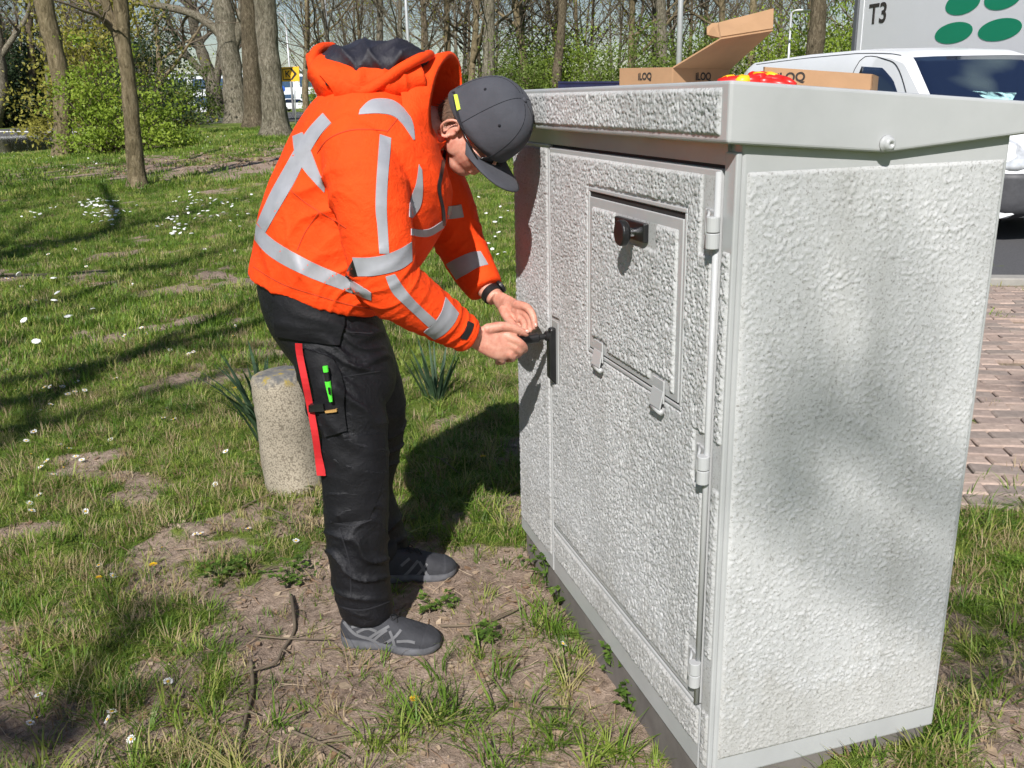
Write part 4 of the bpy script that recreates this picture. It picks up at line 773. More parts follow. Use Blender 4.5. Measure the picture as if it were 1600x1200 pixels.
# --- shoes
def shoe(name, heel, toe, zt, lines):
    F = nrm((toe - heel) * [1, 1, 0]); L = np.linalg.norm((toe - heel)[:2]); S = np.cross(UZ, F); O = np.array([heel[0], heel[1], zt])
    def Q(x, y, z): return O + F * x * L + S * y + UZ * z
    xs_ = np.array([0.0, 0.04, 0.12, 0.28, 0.45, 0.62, 0.76, 0.88, 0.96, 1.0]); wd_ = np.array([0.012, 0.030, 0.038, 0.037, 0.038, 0.049, 0.052, 0.046, 0.030, 0.010]); off = np.array([0, 0, 0, 0, 0.002, 0.004, 0.005, 0.004, 0.002, 0])
    zb = np.array([0.010, 0.004, 0.002, 0.004, 0.006, 0.001, 0.001, 0.004, 0.009, 0.014]); zs = np.array([0.034, 0.034, 0.033, 0.030, 0.028, 0.026, 0.025, 0.025, 0.027, 0.028])
    zu = np.array([0.066, 0.090, 0.098, 0.102, 0.098, 0.080, 0.066, 0.056, 0.045, 0.034])
    t = np.linspace(0, 1, 40); f = lambda a: np.interp(t, xs_, a)
    wd2, of2, zb2, zs2, zu2 = (f(a) for a in (wd_, off, zb, zs, zu))
    sole = MB(); R = []
    for i in range(40):
        w_ = wd2[i] * 1.10 + 0.002; R.append([Q(t[i], of2[i] + w_ * c_, z_) for c_, z_ in ((-0.92, zb2[i]), (-1.0, zb2[i] + 0.006), (-1.02, (zb2[i] + zs2[i]) / 2), (-0.97, zs2[i]), (-0.6, zs2[i] + 0.001), (0.6, zs2[i] + 0.001), (0.97, zs2[i]), (1.02, (zb2[i] + zs2[i]) / 2), (1.0, zb2[i] + 0.006), (0.92, zb2[i]))])
    sole.rings(R); so = sole.build('shoe', M['sole'], MAN, sm=True); so.modifiers.new('e', 'EDGE_SPLIT').split_angle = 0.7
    up = MB(); R = []
    for i in range(40):
        w_, z0, z1 = wd2[i], zs2[i] - 0.004, zu2[i]; ring = []
        for q in np.linspace(0, math.pi, 15): ring.append(Q(t[i], of2[i] + w_ * math.copysign(abs(math.cos(q)) ** 0.75, math.cos(q)), z0 + (z1 - z0) * math.sin(q) ** 0.72))
        R.append(ring)
    up.rings(R, cap=True, closed=False); ume = up.mesh('upper', True); V = verts(ume); displace(ume, 0.004 * (fbm(V[:, 0] * 35, V[:, 1] * 35, V[:, 2] * 35, oct=3, seed=5) - 0.5)); uo = mesh_obj('upper', ume, M['shoe'], so); ub = bvh(ume)
    def on(x, y, z): c = ub.find_nearest(Vector(Q(x, y, z))); n_ = np.array(c[1]); p = np.array(c[0]); n_ = n_ if n_ @ (p - Q(x, 0, 0.03)) > 0 else -n_; return p + n_ * 0.0008
    for sd in (-1, 1):
        for a in ([(0.06, 0.075), (0.22, 0.062), (0.36, 0.088)], [(0.24, 0.036), (0.42, 0.062), (0.50, 0.084)], [(0.44, 0.030), (0.52, 0.056), (0.58, 0.078)], [(0.60, 0.030), (0.56, 0.056), (0.53, 0.082)], [(0.04, 0.040), (0.24, 0.052), (0.34, 0.036)], [(0.70, 0.030), (0.66, 0.052), (0.72, 0.060)]):
            a = resample(a, 9); m_ = MB(); m_.tube([on(x, sd * 0.06, z) - UZ * 0 for x, z in a], [0.0030] * 9, 6, ref=UZ) if sd > 0 else None
            if sd > 0: m_.build('overlay', M['shoe_trim'], so, sm=True)
    for a in lines: line_patch('overlay', ub, [(510 + x / 6, 840 + z / 6) for x, z in a], 4.2, M['shoe_trim'], so, off=0.0006, th=0.0012)
    tc = MB(); R = []
    for i in range(29, 40):
        w_, z0, z1 = wd2[i] + 0.0015, zs2[i] - 0.002, zu2[i] - (zu2[i] - zs2[i]) * (0.45 if i < 33 else 0.0) + 0.0015
        R.append([Q(t[i] + 0.002, of2[i] + w_ * math.copysign(abs(math.cos(q)) ** 0.75, math.cos(q)), z0 + (z1 - z0) * math.sin(q) ** 0.72) for q in np.linspace(0, math.pi, 15)])
    tc.rings(R[3:], cap=True, closed=False); tc.build('toe_cap', M['shoe'], so, sm=True)
    m_ = MB()
    for k, x in enumerate((0.40, 0.46, 0.52, 0.58)):
        m_.tube([on(x, -0.020, 0.12) + UZ * 0.002, on(x + 0.03, 0.0, 0.13) + UZ * 0.004, on(x + 0.05, 0.020, 0.12) + UZ * 0.002], 0.0019, 6); m_.tube([on(x, 0.020, 0.12) + UZ * 0.002, on(x + 0.03, 0.0, 0.13) + UZ * 0.004, on(x + 0.05, -0.020, 0.12) + UZ * 0.002], 0.0019, 6)
    for sd in (-1, 1): m_.tube([on(0.42, 0, 0.13) + UZ * 0.004, on(0.45, sd * 0.02, 0.13) + UZ * 0.012, on(0.50, sd * 0.032, 0.11) + UZ * 0.006, on(0.47, sd * 0.026, 0.11) + UZ * 0.003, on(0.42, 0, 0.13) + UZ * 0.005], 0.0018, 6)
    m_.build('lace', M['lace'], so, sm=True)
    m_ = MB(); m_.tube([Q(0.16, 0, 0.055), Q(0.15, 0, 0.13)], [0.033, 0.036], 20); m_.build('sock', M['lace'], so, sm=True)
shoe('shoe', GP(536, 998), GP(689, 1010), float(ground_z(-0.37, 2.33)), ([(235, 840), (400, 800), (520, 748)], [(285, 890), (380, 850), (470, 880)], [(395, 945), (490, 885), (590, 830)], [(440, 965), (510, 905), (570, 865)], [(535, 1000), (640, 935), (700, 865)], [(595, 875), (625, 955), (645, 1045)], [(165, 790), (270, 905), (420, 955), (560, 1040)], [(660, 975), (760, 970), (830, 985)]))
shoe('shoe', GP(588, 910), GP(714, 900), float(ground_z(-0.35, 2.72)), ([(725, 365), (790, 300), (860, 215)], [(870, 225), (915, 300), (960, 375)], [(835, 375), (900, 300), (945, 245)], [(700, 265), (780, 195)]))
# ---------------------------------------------------------------- trees, shrubs, street things
def bark(name, c0, c1, c2):
    k = NT(name); co = k.coord('Object', (1, 1, 0.35)); a = k.noise(14, 6, 0.72, co, 0.8); b = k.noise(2.0, 3, 0.5, k.coord())
    k.col(k.mix(0.5, k.ramp(a, [(0.32, c0), (0.5, c1), (0.7, c2)]), k.ramp(b, [(0.35, (0.6, 0.62, 0.5)), (0.65, (1.1, 1.08, 1.0))]), 'MULTIPLY')); k.set(Roughness=0.95); k.b.inputs['Specular IOR Level'].default_value = 0.15
    k.bump(a, 1.0, 0.09); return k.mat
M['bark_grey'] = bark('grey_bark', (0.060, 0.052, 0.040), (0.19, 0.168, 0.13), (0.38, 0.35, 0.29)); M['bark_brown'] = bark('brown_bark', (0.045, 0.036, 0.025), (0.125, 0.10, 0.07), (0.25, 0.21, 0.155)); M['bark_tan'] = bark('tan_bark', (0.08, 0.062, 0.036), (0.21, 0.168, 0.105), (0.34, 0.28, 0.19))
M['twig'] = simple('twig_bark', (0.135, 0.105, 0.072), 0.9, 0.3, 3)
def leafmat(name, dark, mid, light, scale=1.2):
    k = NT(name); co = k.coord(); a = k.noise(scale, 4, 0.7, co); b = k.noise(30, 2, 0.5, co); k.col(k.ramp(k.math('ADD', k.math('MULTIPLY', a, 0.6), k.math('MULTIPLY', b, 0.4)), [(0.36, dark), (0.5, mid), (0.64, light)])); k.set(Roughness=0.55); k.b.inputs['Specular IOR Level'].default_value = 0.3
    tr = k.n('BsdfTranslucent'); k.l(k.b.inputs['Base Color'].links[0].from_socket, tr.inputs[0]); mx = k.n('MixShader'); mx.inputs[0].default_value = 0.35; k.l(k.b.outputs[0], mx.inputs[1]); k.l(tr.outputs[0], mx.inputs[2]); k.l(mx.outputs[0], k.t.nodes['Material Output'].inputs[0]); return k.mat
M['leaf_fresh'] = leafmat('fresh_leaf', (0.10, 0.16, 0.016), (0.22, 0.31, 0.032), (0.36, 0.44, 0.07)); M['leaf_mid'] = leafmat('mid_leaf', (0.065, 0.10, 0.018), (0.13, 0.19, 0.032), (0.23, 0.29, 0.06))
M['leaf_dark'] = leafmat('evergreen_leaf', (0.012, 0.026, 0.012), (0.028, 0.052, 0.020), (0.055, 0.085, 0.03)); M['leaf_olive'] = leafmat('olive_leaf', (0.16, 0.155, 0.03), (0.27, 0.255, 0.045), (0.40, 0.37, 0.08)); M['leaf_dead'] = leafmat('dry_leaf', (0.17, 0.085, 0.04), (0.30, 0.17, 0.09), (0.44, 0.28, 0.16), 8)
def tube_fast(P, r, n, Vs, Fs):                        # append a tapering tube to vertex / quad lists
    P = np.asarray(P, float); T = np.gradient(P, axis=0); T /= np.linalg.norm(T, axis=1, keepdims=True) + 1e-9
    a = np.cross(T, [0.31, 0.22, 0.92]); bad = np.linalg.norm(a, axis=1) < 0.05; a[bad] = np.cross(T[bad], [1, 0, 0]); a /= np.linalg.norm(a, axis=1, keepdims=True); b = np.cross(T, a)
    q = np.arange(n) * 2 * math.pi / n; R = np.asarray(r, float)[:, None, None]
    V = P[:, None] + R * (np.cos(q)[None, :, None] * a[:, None] + np.sin(q)[None, :, None] * b[:, None]); base = sum(len(v) for v in Vs); m = len(P)
    idx = np.arange(m * n).reshape(m, n) + base; nx = np.roll(idx, -1, axis=1); F = np.stack([idx[:-1], nx[:-1], nx[1:], idx[1:]], -1).reshape(-1, 4); Vs.append(V.reshape(-1, 3)); Fs.append(F)
class Tree:
    def __init__(s, seed): s.r = np.random.default_rng(seed); s.tV, s.tF, s.cV, s.cF, s.tips = [], [], [], [], []
    def path(s, p, d, L, n, wob, up):
        P = [np.array(p, float)]; d = nrm(d)
        for i in range(n): d = nrm(d + s.r.normal(0, wob, 3) + np.array([0, 0, up])); P.append(P[-1] + d * L / n)
        return np.array(P)
    def grow(s, p, d, L, r, lev, maxlev, kids, tri=0.12, up=0.06, start=0.25):
        n = (9, 7, 5, 4, 3)[min(lev, 4)]; P = s.path(p, d, L, n, (0.05, 0.12, 0.16, 0.18, 0.2)[min(lev, 4)], up); rad = np.linspace(r, r * (0.35 if lev < 2 else 0.3), n + 1)
        s.limb(P, rad, lev); s.kids(P, rad, L, lev, maxlev, kids, up, start)
    def limb(s, P, rad, lev):
        if lev <= 1: tube_fast(P, rad, 12 if lev == 0 else 7, s.tV, s.tF)
        else: tube_fast(P, rad, (5, 4, 3)[min(lev - 2, 2)], s.cV, s.cF)
    def kids(s, P, rad, L, lev, maxlev, kids, up, start, lenf=0.62, spread=None):
        if lev >= maxlev: s.tips.append(P[-1]); s.tips.append(P[len(P) // 2]); return
        for k in range(kids[lev]):
            t = start + (1 - start) * (k + s.r.random()) / kids[lev]; x = t * (len(P) - 1); i = min(int(x), len(P) - 2); q = P[i] + (P[i + 1] - P[i]) * (x - i); T = nrm(P[i + 1] - P[i])
            a = s.r.random() * 2 * math.pi; u = nrm(np.cross(T, [0.3, 0.2, 0.9])); w = np.cross(T, u); sp = (0.75, 0.8, 0.85, 0.9)[min(lev, 3)] if spread is None else spread
            d = T * (1 - 0.45 * sp) + (u * math.cos(a) + w * math.sin(a)) * sp; l = L * lenf * (1.15 - 0.65 * t) * s.r.uniform(0.7, 1.2)
            s.grow(q, d, l, max(0.004, np.interp(x, range(len(P)), rad) * s.r.uniform(0.42, 0.62)), lev + 1, maxlev, kids, up=up, start=0.2)
    def leaves(s, n, size, rad, down=0.0):
        T = np.array(s.tips); c = T[s.r.integers(0, len(T), n)] + s.r.normal(0, rad, (n, 3)); return leaf_cloud(c, size, s.r, down)
    def build(s, name, loc, bm, lm=None, nleaf=0, lsize=0.1, lrad=0.3, label=None, cat='tree', group=None, tm=None):
        o = empty(name, loc, label, cat, group); L = np.array(loc, float)
        def part(nm, V, F, m): me = np_faces_mesh(nm, np.concatenate(V), np.concatenate(F), True); x = mesh_obj(nm, me, m); x.parent = o; return x
        part('trunk', s.tV, s.tF, bm); cr = part('crown', s.cV, s.cF, tm or M['twig'])
        if nleaf:
            V, F = s.leaves(nleaf, lsize, lrad); x = mesh_obj('foliage', np_faces_mesh('foliage', V, F), lm); x.parent = o
        return o
def leaf_cloud(c, size, r, down=0.0, asp=0.55):
    n = len(c); a = r.normal(0, 1, (n, 3)); a[:, 2] -= down; a /= np.linalg.norm(a, axis=1, keepdims=True); b = np.cross(a, r.normal(0, 1, (n, 3))); b /= np.linalg.norm(b, axis=1, keepdims=True) + 1e-9; s = size * r.uniform(0.6, 1.3, (n, 1))
    V = np.stack([c - a * s * 0.5, c + b * s * asp * 0.5, c + a * s * 0.5, c - b * s * asp * 0.5], 1).reshape(-1, 3); return V, np.arange(4 * n).reshape(n, 4)
def land(px, py):                                      # where a view ray meets the land
    v = pray(px, py); t = np.linspace(1, 160, 4000); P = CAM + v * t[:, None]; k = np.argmax(P[:, 2] < gz(P[:, 0], P[:, 1])); return P[k]
def at_depth(px, Y): p = W(px, 300, Y); p[2] = gz(p[0], p[1]); return p
def photo_tree(label, pts, wpx, seed, bm, top, kids=(9, 5, 5, 4), start=0.45, extra=(), base=None, group=None, nleaf=0, lm=None, lsize=0.1, lenf=0.5, name='tree', spread=None, maxlev=4):
    b = land(*pts[0]) if base is None else at_depth(pts[0][0], base); Y = b[1]; P = [b - UZ * 0.15] + [W(x, y, Y) for x, y in pts[1:]]; d = nrm(P[-1] - P[-2]); rr = [w / FPX * Y * 1.03 / 2 for w in wpx]
    while P[-1][2] < top: d = nrm(d + [0, 0, 0.25] + rng.normal(0, 0.06, 3)); P.append(P[-1] + d * 1.3); rr.append(rr[-1] * 0.86)
    P = np.array(P); S = crom(np.c_[P, rr], 5); loc = b; S[:, :3] -= loc; S[0, 3] *= 1.35; S[1, 3] *= 1.15; t = Tree(seed)
    n = 20; tube_fast(S[:, :3], S[:, 3] * (1 + 0.05 * np.sin(np.arange(len(S)) * 1.7)), n, t.tV, t.tF); V = t.tV[0]; cen = np.repeat(S[:, :3], n, 0); dr = V - cen; t.tV[0] = V + dr * (0.34 * (fbm(V[:, 0] * 4, V[:, 1] * 4, V[:, 2] * 1.6, oct=3, seed=seed) - 0.5))[:, None]
    t.kids(S[:, :3], S[:, 3] * 0.8, S[-1, 2], 0, maxlev, kids, 0.05, start, lenf, spread)
    for ex, ew in extra:
        Q = np.array([W(x, y, Y) for x, y in ex]) - loc; S2 = crom(np.c_[Q, [w / FPX * Y / 2 for w in ew]], 4); tube_fast(S2[:, :3], S2[:, 3], 10, t.tV, t.tF); t.kids(S2[:, :3], S2[:, 3], np.linalg.norm(Q[-1] - Q[0]), 1, maxlev, kids, 0.04, 0.2)
    return t.build(name, loc, bm, lm, nleaf, lsize, 0.35, label, 'tree', group)
AV = 'row of plane trees along the road'
photo_tree('slim forked tree standing alone in the lawn, left of the man', [(214, 292), (209, 225), (201, 130), (191, 40), (186, -60)], [31, 24, 21, 20, 19], 3, M['bark_tan'], 9.5, extra=[([(198, 120), (187, 70), (170, 20), (150, -50), (138, -120)], [15, 15, 14, 12, 9])], kids=(7, 5, 4, 3))
photo_tree('nearest thick grey tree of the roadside row, beside the yellow sign', [(431, 212), (427, 150), (420, 80), (413, 0), (405, -60)], [46, 33, 30, 31, 28], 5, M['bark_grey'], 12, group=AV)
photo_tree('dark brown trunk directly left of the nearest grey roadside tree', [(398, 200), (395, 130), (391, 60), (388, 0), (384, -60)], [34, 27, 25, 24, 22], 6, M['bark_brown'], 12, group=AV, extra=[([(392, 40), (402, 10), (410, -40)], [10, 9, 8])])
photo_tree('pale wide trunk, third of the roadside row from the road sign', [(372, 192), (366, 140), (358, 80), (352, 30), (340, -30)], [38, 30, 30, 28, 24], 8, M['bark_grey'], 12, group=AV, extra=[([(356, 70), (330, 40), (290, 18), (215, 3), (160, -12)], [14, 13, 11, 9, 6]), ([(360, 90), (375, 40), (380, -20)], [14, 13, 11])])
photo_tree('pale gnarled trunk with spreading limbs at the far end of the row', [(342, 180), (334, 140), (322, 100), (308, 60), (296, 10)], [30, 22, 17, 14, 12], 9, M['bark_grey'], 11, group=AV, extra=[([(332, 130), (300, 95), (275, 60), (255, 10)], [11, 10, 8, 7]), ([(336, 140), (345, 80), (350, 0)], [12, 11, 10])])
photo_tree('tall smooth trunk leaning left behind the bright green bush', [(106, 215), (98, 150), (86, 80), (70, 10), (60, -30)], [26, 24, 25, 25, 24], 10, M['bark_tan'], 11, base=28.5)
photo_tree('pale mossy trunk across the pond at the left edge', [(2, 190), (0, 140), (-4, 90), (-8, 40)], [26, 22, 20, 18], 12, M['bark_grey'], 12, base=77, extra=[([(0, 90), (20, 60), (40, 30), (48, 0)], [9, 8, 6, 4])])
photo_tree('slender trunk in shade among the bushes across the pond', [(52, 190), (50, 120), (47, 60), (44, 0)], [15, 11, 10, 9], 13, M['bark_brown'], 12, base=80)
# trees behind the road that stand out one by one
WG = 'trees of the wood behind the road'
for i, (px, w_, Y, bmn, lab) in enumerate(((763, 18, 52, 'bark_grey', 'straight pale trunk rising behind the peak of the cap'), (868, 14, 50, 'bark_brown', 'dark forked tree behind the navy case on the lid'), (1268, 25, 38, 'bark_brown', 'thick mottled trunk right of the open box flap'), (1036, 16, 55, 'bark_grey', 'grey trunk just left of the silver lamp post'),
                                           (1172, 11, 46, 'bark_tan', 'tan crooked tree directly behind the open box flap'), (700, 10, 60, 'bark_tan', 'thin tan tree behind the raised jacket collar'), (590, 10, 66, 'bark_grey', 'thin grey tree behind the dark hood lining'))):
    r_ = np.random.default_rng(200 + i); ln_ = r_.normal(0, 5)
    photo_tree(lab, [(px, 200), (px + ln_ * 0.3, 110), (px + ln_, 40), (px + ln_ * 1.3, -30)], [w_ * 1.2, w_, w_ * 0.9, w_ * 0.75], 300 + i, M[bmn], 13, base=Y, group=WG, kids=(10, 5, 5, 4), start=0.3, nleaf=900 if i % 2 else 0, lm=M['leaf_mid'], lsize=0.16)
# woodland: variants, then copies
protos = []
for v in range(5):
    t = Tree(40 + v); r0 = (0.17, 0.13, 0.20, 0.11, 0.15)[v]; H_ = (13, 11, 14, 10, 12)[v]
    t.grow((0, 0, -0.2), (rng.normal(0, 0.05), rng.normal(0, 0.05), 1), H_, r0, 0, 4, (14, 6, 5, 4), start=0.2, up=0.07)
    protos.append(t.build('tree', (0, 0, 0), M[('bark_grey', 'bark_brown', 'bark_tan', 'bark_brown', 'bark_grey')[v]], M[('leaf_mid', 'leaf_olive', 'leaf_fresh', 'leaf_olive', 'leaf_mid')[v]], (0, 1500, 1400, 900, 0)[v], 0.15, 0.35, 'bare spring tree in the wood behind the road', 'tree', WG))
spots = []
for px in np.linspace(462, 1335, 54):
    Y = rng.uniform(54, 110); spots.append((px + rng.normal(0, 9), Y))
for px in np.linspace(-60, 300, 15): spots.append((px + rng.normal(0, 9), rng.uniform(74, 105)))
for i, (px, Y) in enumerate(spots):
    p = at_depth(px, Y); o = protos[i % 5] if i < 5 else copy_tree(protos[i % 5]); o.location = Vector(p); s_ = rng.uniform(0.85, 1.35); o.scale = (s_, s_, s_); o.rotation_euler = (0, 0, rng.uniform(0, 6.28))
    look = ('grey leafless tree', 'brown tree with yellowish buds', 'tan tree with fresh green leaves', 'slim brown tree with sparse leaves', 'slim grey leafless tree')[i % 5]
    zone = next(z for lim, z in ((20, 'across the pond at the left edge'), (110, 'behind the tall leaning trunk'), (230, 'behind the bright green bush'), (400, 'left of the roadside trunks'), (560, 'behind the left end of the hood'), (660, 'behind the dark hood lining'), (760, 'behind the jacket collar'), (860, 'above the cap'), (960, 'above the navy case'), (1050, 'left of the silver lamp post'), (1130, 'right of the silver lamp post'), (1210, 'behind the open box flap'), (1270, 'left of the thick mottled trunk'), (9999, 'left of the truck edge')) if px < lim)
    o['label'] = look + ' in the wood ' + zone
    o['group'] = WG if px > 400 else 'trees across the pond'
# leafy bushes
def bush_parts(seed, w, h, nclump, per, crad, size, shell=0.55, low=0.05, down=0.0):
    r = np.random.default_rng(seed); V, S = [], []; sV, sF = [], []
    for k in range(nclump):
        a = r.uniform(0, 2 * math.pi); q = r.uniform(-0.15, 1); el = math.asin(np.clip(q, -1, 1)); rr = r.uniform(shell, 1.0) * (0.78 + 0.44 * r.random()); c = np.array([math.cos(a) * math.cos(el) * w * rr, math.sin(a) * math.cos(el) * w * rr, low * h + max(0, math.sin(el)) * h * rr * 0.95 + 0.06 * h])
        n = int(per * r.uniform(0.5, 1.4)); e = r.normal(0, 1, (n, 3)) * crad * r.uniform(0.6, 1.3) * np.array([1, 1, 0.6]); V.append(c + e); tube_fast(np.array([[c[0] * 0.1, c[1] * 0.1, 0], [c[0] * 0.5, c[1] * 0.5, c[2] * 0.55], c]), [0.025, 0.015, 0.005], 4, sV, sF)
    V = np.concatenate(V); V = V[V[:, 2] > 0.02]; return leaf_cloud(V, size, r, down), (np.concatenate(sV), np.concatenate(sF))
def bush(name, label, loc, mat, cat='bush', group=None, scale=1.0, rot=0.0, **k):
    (V, F), (sV, sF) = bush_parts(**k); o = empty(name, loc, label, cat, group, (0, 0, rot)); o.scale = (scale,) * 3
    x = mesh_obj('foliage', np_faces_mesh('foliage', V, F), mat); x.parent = o; y = mesh_obj('stems', np_faces_mesh('stems', sV, sF, True), M['twig']); y.parent = o; return o
bush('bush', 'bright fresh green bush behind the slim forked tree', at_depth(178, 27.5), M['leaf_fresh'], w=1.75, h=3.1, nclump=80, per=80, crad=0.26, size=0.105, seed=1, shell=0.25)
bush('bush', 'low spreading green skirt of shrub at the foot of the bright bush', at_depth(225, 27), M['leaf_fresh'], w=1.5, h=1.5, nclump=50, per=70, crad=0.22, size=0.11, seed=2)
bush('bush', 'yellowish olive tree-high shrub above the bright green bush', at_depth(170, 46), M['leaf_olive'], w=4.2, h=9.5, nclump=150, per=70, crad=0.6, size=0.20, seed=3, shell=0.3)
bush('bush', 'dark evergreen shrub left of the roadside tree row', at_depth(250, 44), M['leaf_dark'], w=2.2, h=5.0, nclump=80, per=70, crad=0.40, size=0.14, seed=4, shell=0.25)
bush('bush', 'mid green shrub at the far end of the lawn by the tree row', at_depth(305, 60), M['leaf_mid'], w=3.4, h=3.6, nclump=90, per=80, crad=0.4, size=0.16, seed=5)
pb = bush('bush', 'green bush behind the navy case, right of the dark forked tree', at_depth(900, 52), M['leaf_fresh'], w=2.8, h=4.2, nclump=110, per=75, crad=0.42, size=0.16, seed=6, group='undergrowth bushes behind the road', shell=0.35)
pb2 = bush('bush', 'darker bush between the silver lamp post and the box flap', at_depth(1120, 50), M['leaf_mid'], w=2.6, h=4.6, nclump=110, per=65, crad=0.45, size=0.16, seed=7, group='undergrowth bushes behind the road', shell=0.3)
pb3 = bush('bush', 'dark shaded bush across the pond, right of the pale mossy trunk', at_depth(25, 80), M['leaf_dark'], w=3.2, h=4.6, nclump=120, per=70, crad=0.5, size=0.19, seed=8, group='bushes across the pond')
BLAB = {820: 'green bush just left of the short lamp post above the cap', 960: 'green bush right of the dark forked tree, above the small box', 1045: 'bush around the foot of the silver lamp post beside the box', 1195: 'bush behind the raised flap of the cardboard box', 1300: 'bush between the thick mottled trunk and the truck', 1330: 'tall bush touching the left edge of the white truck', 850: 'taller bush behind the short lamp post above the cap', 690: 'far bush behind the jacket collar', 520: 'far bush behind the left end of the hood', 610: 'far bush behind the dark hood lining', 760: 'bush at the foot of the straight pale trunk above the cap', 1250: 'tall bush behind the thick mottled trunk'}
for px, Y, s_ in ((820, 50, 0.95), (960, 47, 1.0), (1045, 52, 1.05), (1195, 44, 0.9), (1300, 42, 1.0), (1330, 50, 1.2), (850, 60, 1.2), (690, 70, 0.9), (520, 80, 0.8), (610, 76, 0.85), (760, 66, 1.0), (1250, 58, 1.3)):
    o = copy_tree(pb if rng.random() < 0.6 else pb2); o.location = Vector(at_depth(px, Y)); o['label'] = BLAB[px]; s_ *= rng.uniform(0.9, 1.1); o.scale = (s_,) * 3; o.rotation_euler = (0, 0, rng.uniform(0, 6.28))
PLAB = {75: 'dark bush across the pond, left of the tall leaning trunk', -25: 'dark bush across the pond at the very left edge', 125: 'dark bush behind the left half of the bright green bush', 60: 'big dark bush farthest back across the pond', 170: 'dark bush behind the right half of the bright green bush', -70: 'dark bush across the pond, outside the left edge', 230: 'dark bush far back, right of the slim forked tree'}
for px, Y, s_ in ((75, 82, 1.4), (-25, 80, 1.5), (125, 84, 1.3), (60, 92, 2.0), (170, 84, 1.5), (-70, 82, 1.8), (230, 86, 1.6)):
    o = copy_tree(pb3); o.location = Vector(at_depth(px, Y)); o.scale = (s_,) * 3; o.rotation_euler = (0, 0, rng.uniform(0, 6.28)); o['label'] = PLAB[px]
# trees behind the photographer that throw their branch shadows over lawn and cabinet
LIMBS = {0: [([(30, 1150), (110, 1090), (190, 1000), (240, 940)], 11.0, 0.05), ([(-20, 500), (110, 465), (220, 430), (260, 415)], 11.5, 0.08), ([(60, 625), (160, 575), (240, 545), (340, 500), (420, 465)], 11.0, 0.085), ([(-10, 700), (60, 640), (120, 600)], 11.0, 0.06)],
         1: [([(-40, 405), (60, 385), (140, 372), (240, 350), (390, 310)], 11.0, 0.10), ([(120, 375), (185, 345), (172, 310), (165, 292)], 11.0, 0.09), ([(230, 420), (300, 405), (400, 375)], 11.0, 0.06)],
         2: [([(1290, 850), (1268, 700), (1232, 560), (1218, 430), (1230, 320)], 19.0, 0.032), ([(1420, 720), (1400, 620), (1425, 540), (1392, 430), (1350, 330)], 19.0, 0.024), ([(1310, 720), (1330, 640), (1345, 560)], 19.0, 0.018)],
         3: [([(-20, 300), (100, 292), (230, 280), (330, 262)], 12.0, 0.10), ([(250, 270), (330, 255), (420, 232)], 12.0, 0.09)]}
for i, (x, y, H_, r0, kd) in enumerate(((-6.2, -3.5, 13, 0.24, (9, 5, 4, 3)), (-11.0, 1.0, 13, 0.26, (9, 5, 4, 3)), (1.4, -13.0, 16, 0.22, (3, 2, 2, 1)), (-13.5, 9.5, 12, 0.24, (9, 5, 4, 3)))):
    t = Tree(70 + i); t.grow((0, 0, -0.1), (rng.normal(0, 0.06), 0, 1), H_, r0, 0, 4, kd, start=0.28, up=0.05)
    for pts, back, rd in LIMBS[i]:                     # limbs in the sun's path, then out to their twigs
        Q = np.array([(PL(a, b, CORNER, D1) if i == 2 else GP(a, b)) - np.array(LDIR) * (back + 0.35 * k_) for k_, (a, b) in enumerate(pts)]) - [x, y, 0]
        Q = np.r_[[[0, 0, Q[0][2] - 1.6]], [Q[0] * [0.5, 0.5, 1] - [0, 0, 0.6]], Q]; S2 = crom(np.c_[Q, np.linspace(rd * 1.3, rd * 0.6, len(Q))], 4); tube_fast(S2[:, :3], S2[:, 3], 8, t.tV, t.tF)
        t.kids(S2[:, :3], S2[:, 3] * 0.7, 2.2, 2, 4, (0, 0, 5 if i != 2 else 1, 3 if i != 2 else 1), 0.03, 0.45)
    t.build('tree', (x, y, 0), M['bark_grey'], None, 0, label=('bare tree left behind the camera whose shadows cross the lawn', 'bare tree outside the left edge shading the middle lawn', 'thin bare tree behind the camera dappling the cabinet side', 'bare tree outside the left edge shading the far lawn')[i])

# lamp posts
M['galv'] = simple('galvanised_steel', (0.50, 0.51, 0.52), 0.4, 0.06, 5, metal=0.35); M['lamp_glass'] = simple('lamp_head', (0.62, 0.63, 0.64), 0.35, 0.05)
def lamp(label, px, Y, hgt, r, arm, headpx=0):
    b = at_depth(px, Y); o = empty('lamp_post', b, label, 'lamp post', 'lamp posts along the road'); m_ = MB(); m_.tube([b - UZ * 0.1, b + UZ * hgt * 0.35, b + UZ * hgt], [r * 1.25, r, r * 0.7], 12); m_.build('pole', M['galv'], o, sm=True)
    d = CR * arm; t = b + UZ * hgt; m_ = MB(); m_.tube([t - UZ * 0.02, t + d * 0.4 + UZ * 0.06, t + d + UZ * 0.08], r * 0.45, 8); m_.build('arm', M['galv'], o, sm=True); m_ = MB(); e0 = t + d + UZ * 0.08; s_ = np.sign(arm)
    loft(m_, [(e0 - CR * 0.05 * s_, UZ * 0.03, CB * 0.04), (e0 + CR * 0.15 * s_, UZ * 0.06, CB * 0.12), (e0 + CR * 0.5 * s_, UZ * 0.05, CB * 0.13), (e0 + CR * 0.68 * s_, UZ * 0.02, CB * 0.05)], 14, 3); m_.build('lamp_head', M['lamp_glass'], o, sm=True)
lamp('silver lamp post rising out of the picture beside the open box', 1055, 21, 9.0, 0.058, 1.0)
lamp('silver lamp post rising behind the dark hood lining', 650, 34, 9.0, 0.055, 0.9)
lamp('short lamp post with flat head among the bushes, above the cap', 842, 62, 4.0, 0.07, 0.15)
lamp('short lamp post with flat head behind the open box flap', 1219, 41, 4.1, 0.06, 0.15)
